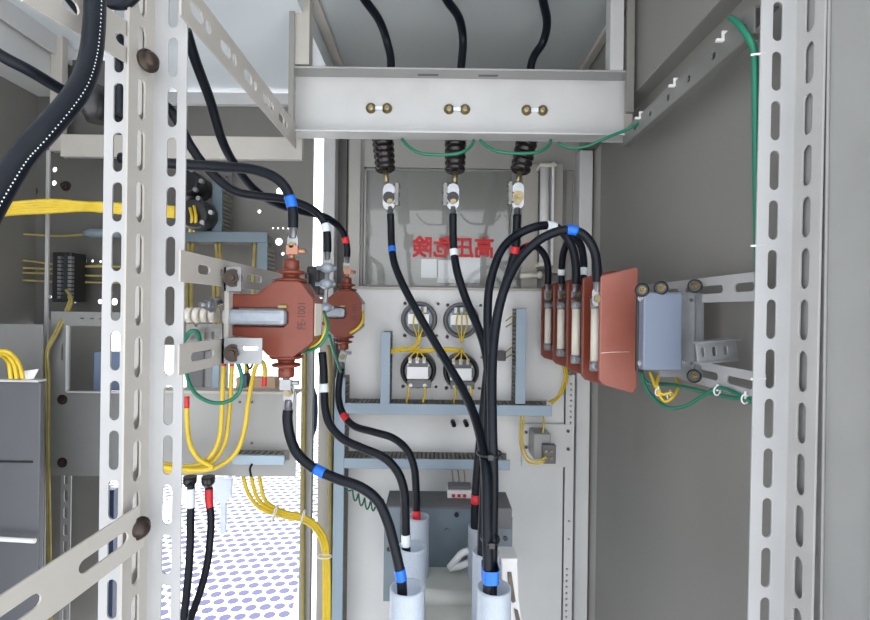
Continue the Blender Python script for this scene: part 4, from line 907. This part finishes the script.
m = MB(); m.box((P(50, 0, 1.19).x, 1.19, P(0, 660, 1.19).z), (P(113, 0, 1.19).x, 1.196, P(0, 320, 1.19).z)); tag(m.build('rear_sheet', mat('dim_beige', (.24, .235, .215), .5)), 'beige sheet seen through the window cut-out and below it', 'panel')
m = MB(); pbox(m, 93, 352, 125, 391, 1.10, .04); tag(m.build('blue_unit', mat('slate_blue', (.17, .22, .33), .4), None, .003), 'slate blue unit behind the right part of the window cut-out', 'box')
m = MB(); pbox(m, 98, 490, 113, 640, 1.12, .02); tag(m.build('dark_upright', mat('navy_plastic', (0, 0, 0))), 'dark upright strip low behind the far left post flange', 'strip')
# strips below
m = MB(); fsheet(m, 60, 470, 70, 640, 1.12, .003, [('s', 65, 479+17*i, 4, 12) for i in range(9)]); tag(m.build('slotted_strip', GREYP), 'slotted grey strip hanging below the cut-out panel', 'strip')
m = MB(); fsheet(m, -30, 324, 41, 650, 1.02, .003, []); tag(m.build('rear_screen', PANG), 'plain grey sheet at the far left edge behind the yellow loops', 'panel')
t = thing('dark_cabinet_front', 'dark grey cabinet front at the far left edge with white card on top', 'panel', P(10, 640, .93))
m = MB(); pbox(m, -40, 382, 39, 650, .90, .012); m.build('body', mat('slate_grey_paint', (.10, .105, .115), .45), t, .002)
m = MB(); pbox(m, -40, 379.5, 38, 382, .895, .02); m.build('rim', CREAMW, t, .0006)
m = MB(); f = FR(28, 375, .90); m.prism(f.xz([(23, 371), (38, 369), (33, 379), (23, 380)]), .90, .902); tag(m.build('white_card', PAPER), 'white card standing on the far left box under the yellow loops', 'card')
m = MB(); m.tube(smooth([P(-20, 538.5, .88), P(0, 539, .88), P(35, 541, .88)]), .0042, 10); tag(m.build('white_rod', WHITE), 'short white rod across the dark box at the far left edge', 'rod')
m = MB(); m.box((P(-20, 461, .898).x, .897, P(0, 462, .9).z), (P(32, 461, .898).x, .9, P(0, 460.5, .9).z)); m.build('seam', BLACKP, t)
for i in range(3):
    cable(['outermost yellow loop at the far left edge', 'middle yellow loop at the far left edge', 'inner yellow loop at the far left edge'][i], [(-25, 352+2*i, .866+.013*i), (-2, 351+2*i, .866+.013*i), (10-3*i, 353+2*i, .866+.013*i), (19-5*i, 364, .88), (23-6*i, 379, .88)], .0034, YEL, name='yellow_cable', group='yellow loops at the far left edge')
m = MB(); pbox(m, 7, 371, 13, 379, .895, .02); tag(m.build('black_connector', BLACKP, None, .002), 'black connector under the far left yellow loops', 'connector')
m = MB(); pbox(m, 14, 372, 19, 379, .895, .02); tag(m.build('copper_connector', COPPER, None, .002), 'copper-coloured connector under the far left yellow loops', 'connector')
# yellow strand bundle
wires('thick yellow wire bundle stretched level across the far left bay', [[(-20, 208+2.6*i, 1.0+.01*(i % 2)), (10, 205+2.4*i-1, 1.0), (50, 201+2.6*i, 1.02), (85, 203.5+1.5*i, 1.03), (103, 204+1.7*i, 1.03), (140, 206+2*i, 1.05), (175, 208+2*i, 1.05)] for i in range(5)], .0048, YEL)
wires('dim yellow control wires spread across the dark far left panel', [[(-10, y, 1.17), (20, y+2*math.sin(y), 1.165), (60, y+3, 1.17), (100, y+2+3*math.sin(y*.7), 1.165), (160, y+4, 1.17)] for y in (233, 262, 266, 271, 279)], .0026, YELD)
# terminal strip
f = FR(60, 277, 1.10); t = thing('terminal_strip', 'black upright terminal strip with bright screws in the far left bay', 'terminal strip', f.w(60, 302))
m = MB(); pbox(m, 52, 252, 71, 302, 1.12, .05); m.build('housing', BLACKP, t, .002)
for i in range(11):
    for x in (55, 65.5):
        m = MB(); q = f.w(x, 257+4*i, 1.118); m.box((q.x-.004, 1.112, q.z-.003), (q.x+.004, 1.121, q.z+.003)); m.build('screw', CHROME, t)
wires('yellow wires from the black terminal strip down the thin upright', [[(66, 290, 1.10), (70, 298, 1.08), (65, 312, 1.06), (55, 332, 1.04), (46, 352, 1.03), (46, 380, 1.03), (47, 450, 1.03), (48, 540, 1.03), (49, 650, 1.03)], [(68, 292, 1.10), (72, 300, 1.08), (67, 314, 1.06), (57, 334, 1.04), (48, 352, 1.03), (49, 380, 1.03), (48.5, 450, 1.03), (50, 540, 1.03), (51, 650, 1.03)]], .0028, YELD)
for i, (x, y) in enumerate(((24, 191), (33, 191), (66, 186))):
    m = MB(); bolt(m, P(x, y, 1.2), (0, -1, 0), .008, .008); tag(m.build('hex_bolt', DBOLT), ['dark bolt left of a pair on the dark far left panel', 'dark bolt right of a pair on the dark far left panel', 'dark round bolt right of the bright holes on the far left panel'][i], 'bolt')
m = MB(); pbox(m, -5, 245, 12, 258, 1.14, .05); tag(m.build('connector_block', DUCT, None, .004), 'small pale blue connector block at the far left edge', 'block')
m = MB(); c = P(97, 233, 1.16); m.lathe(c+V((-.035, 0, 0)), c+V((.06, 0, 0)), [(0, .003), (.2, .010), (1, .010)], 14); tag(m.build('blue_grommet', BOXB), 'dim blue-grey rod on the dark panel left of the left posts', 'rod')
m = MB(); m.lathe(P(96, 100, .9), P(96, 100, .9)+V((0, 0, .01)), [(0, .001), (1, .001)], 6)
# small bright ceiling lamp-like bracket far left
m = MB(); m.box((P(50, 60, 1.15).x, 1.15, P(0, 150, 1.15).z), (P(62, 60, 1.15).x, 1.17, ZC-.001)); tag(m.build('upper_upright', CREAM, None, .002), 'beige upright at the back of the far left bay under the roof frame', 'post')

# ================================================================== LIGHT
w = bpy.data.worlds.new('World'); sc.world = w; w.use_nodes = True
nt = w.node_tree; bg = nt.nodes['Background']
tc = nt.nodes.new('ShaderNodeTexCoord'); sp = nt.nodes.new('ShaderNodeSeparateXYZ'); nt.links.new(tc.outputs['Generated'], sp.inputs[0])
mr = nt.nodes.new('ShaderNodeMapRange'); mr.inputs['From Min'].default_value = -1; mr.inputs['From Max'].default_value = 1
nt.links.new(sp.outputs['Y'], mr.inputs['Value'])
yr = nt.nodes.new('ShaderNodeValToRGB'); yr.color_ramp.interpolation = 'EASE'; nt.links.new(mr.outputs[0], yr.inputs['Fac'])
el = yr.color_ramp.elements
for k_, (p_, v_) in enumerate(((0, .50), (.25, .34), (.42, .17), (.58, .30), (.8, .85))):
    q_ = el[k_] if k_ < 1 else (el.new(p_) if k_ < 4 else el[-1])
    q_.position = p_; q_.color = (v_, v_, v_, 1)
mu = nt.nodes.new('ShaderNodeMath'); mu.operation = 'MULTIPLY'; mu.inputs[1].default_value = 4.0
nt.links.new(yr.outputs['Color'], mu.inputs[0]); nt.links.new(mu.outputs[0], bg.inputs['Strength'])
rp = nt.nodes.new('ShaderNodeValToRGB'); nt.links.new(sp.outputs['Z'], rp.inputs['Fac'])
rp.color_ramp.elements[0].position = 0; rp.color_ramp.elements[0].color = (.97, .98, 1, 1); rp.color_ramp.elements[1].position = .8; rp.color_ramp.elements[1].color = (.82, .90, 1, 1)
nt.links.new(rp.outputs['Color'], bg.inputs['Color'])
sd = bpy.data.lights.new('sun', 'SUN'); sd.energy = 10.0; sd.angle = math.radians(1); sd.color = (1, .97, .92)
so = bpy.data.objects.new('sun', sd); C.objects.link(so); so.location = (0, 3, 5)
so.rotation_euler = V((-.35, -.42, -1)).to_track_quat('-Z', 'Y').to_euler()

cam = bpy.data.cameras.new('camera'); co = bpy.data.objects.new('camera', cam); C.objects.link(co)
cam.sensor_width = 36; cam.lens = F/870*36; cam.clip_start = .01
co.matrix_world = Matrix.Translation((0, 0, H)) @ Matrix.Rotation(math.radians(90), 4, 'X') @ Matrix.Rotation(TH, 4, 'Z')
sc.camera = co
sc.view_settings.view_transform = 'Standard'; sc.view_settings.look = 'None'; sc.view_settings.exposure = 0.32; sc.view_settings.gamma = 1
sc.view_settings.use_curve_mapping = False
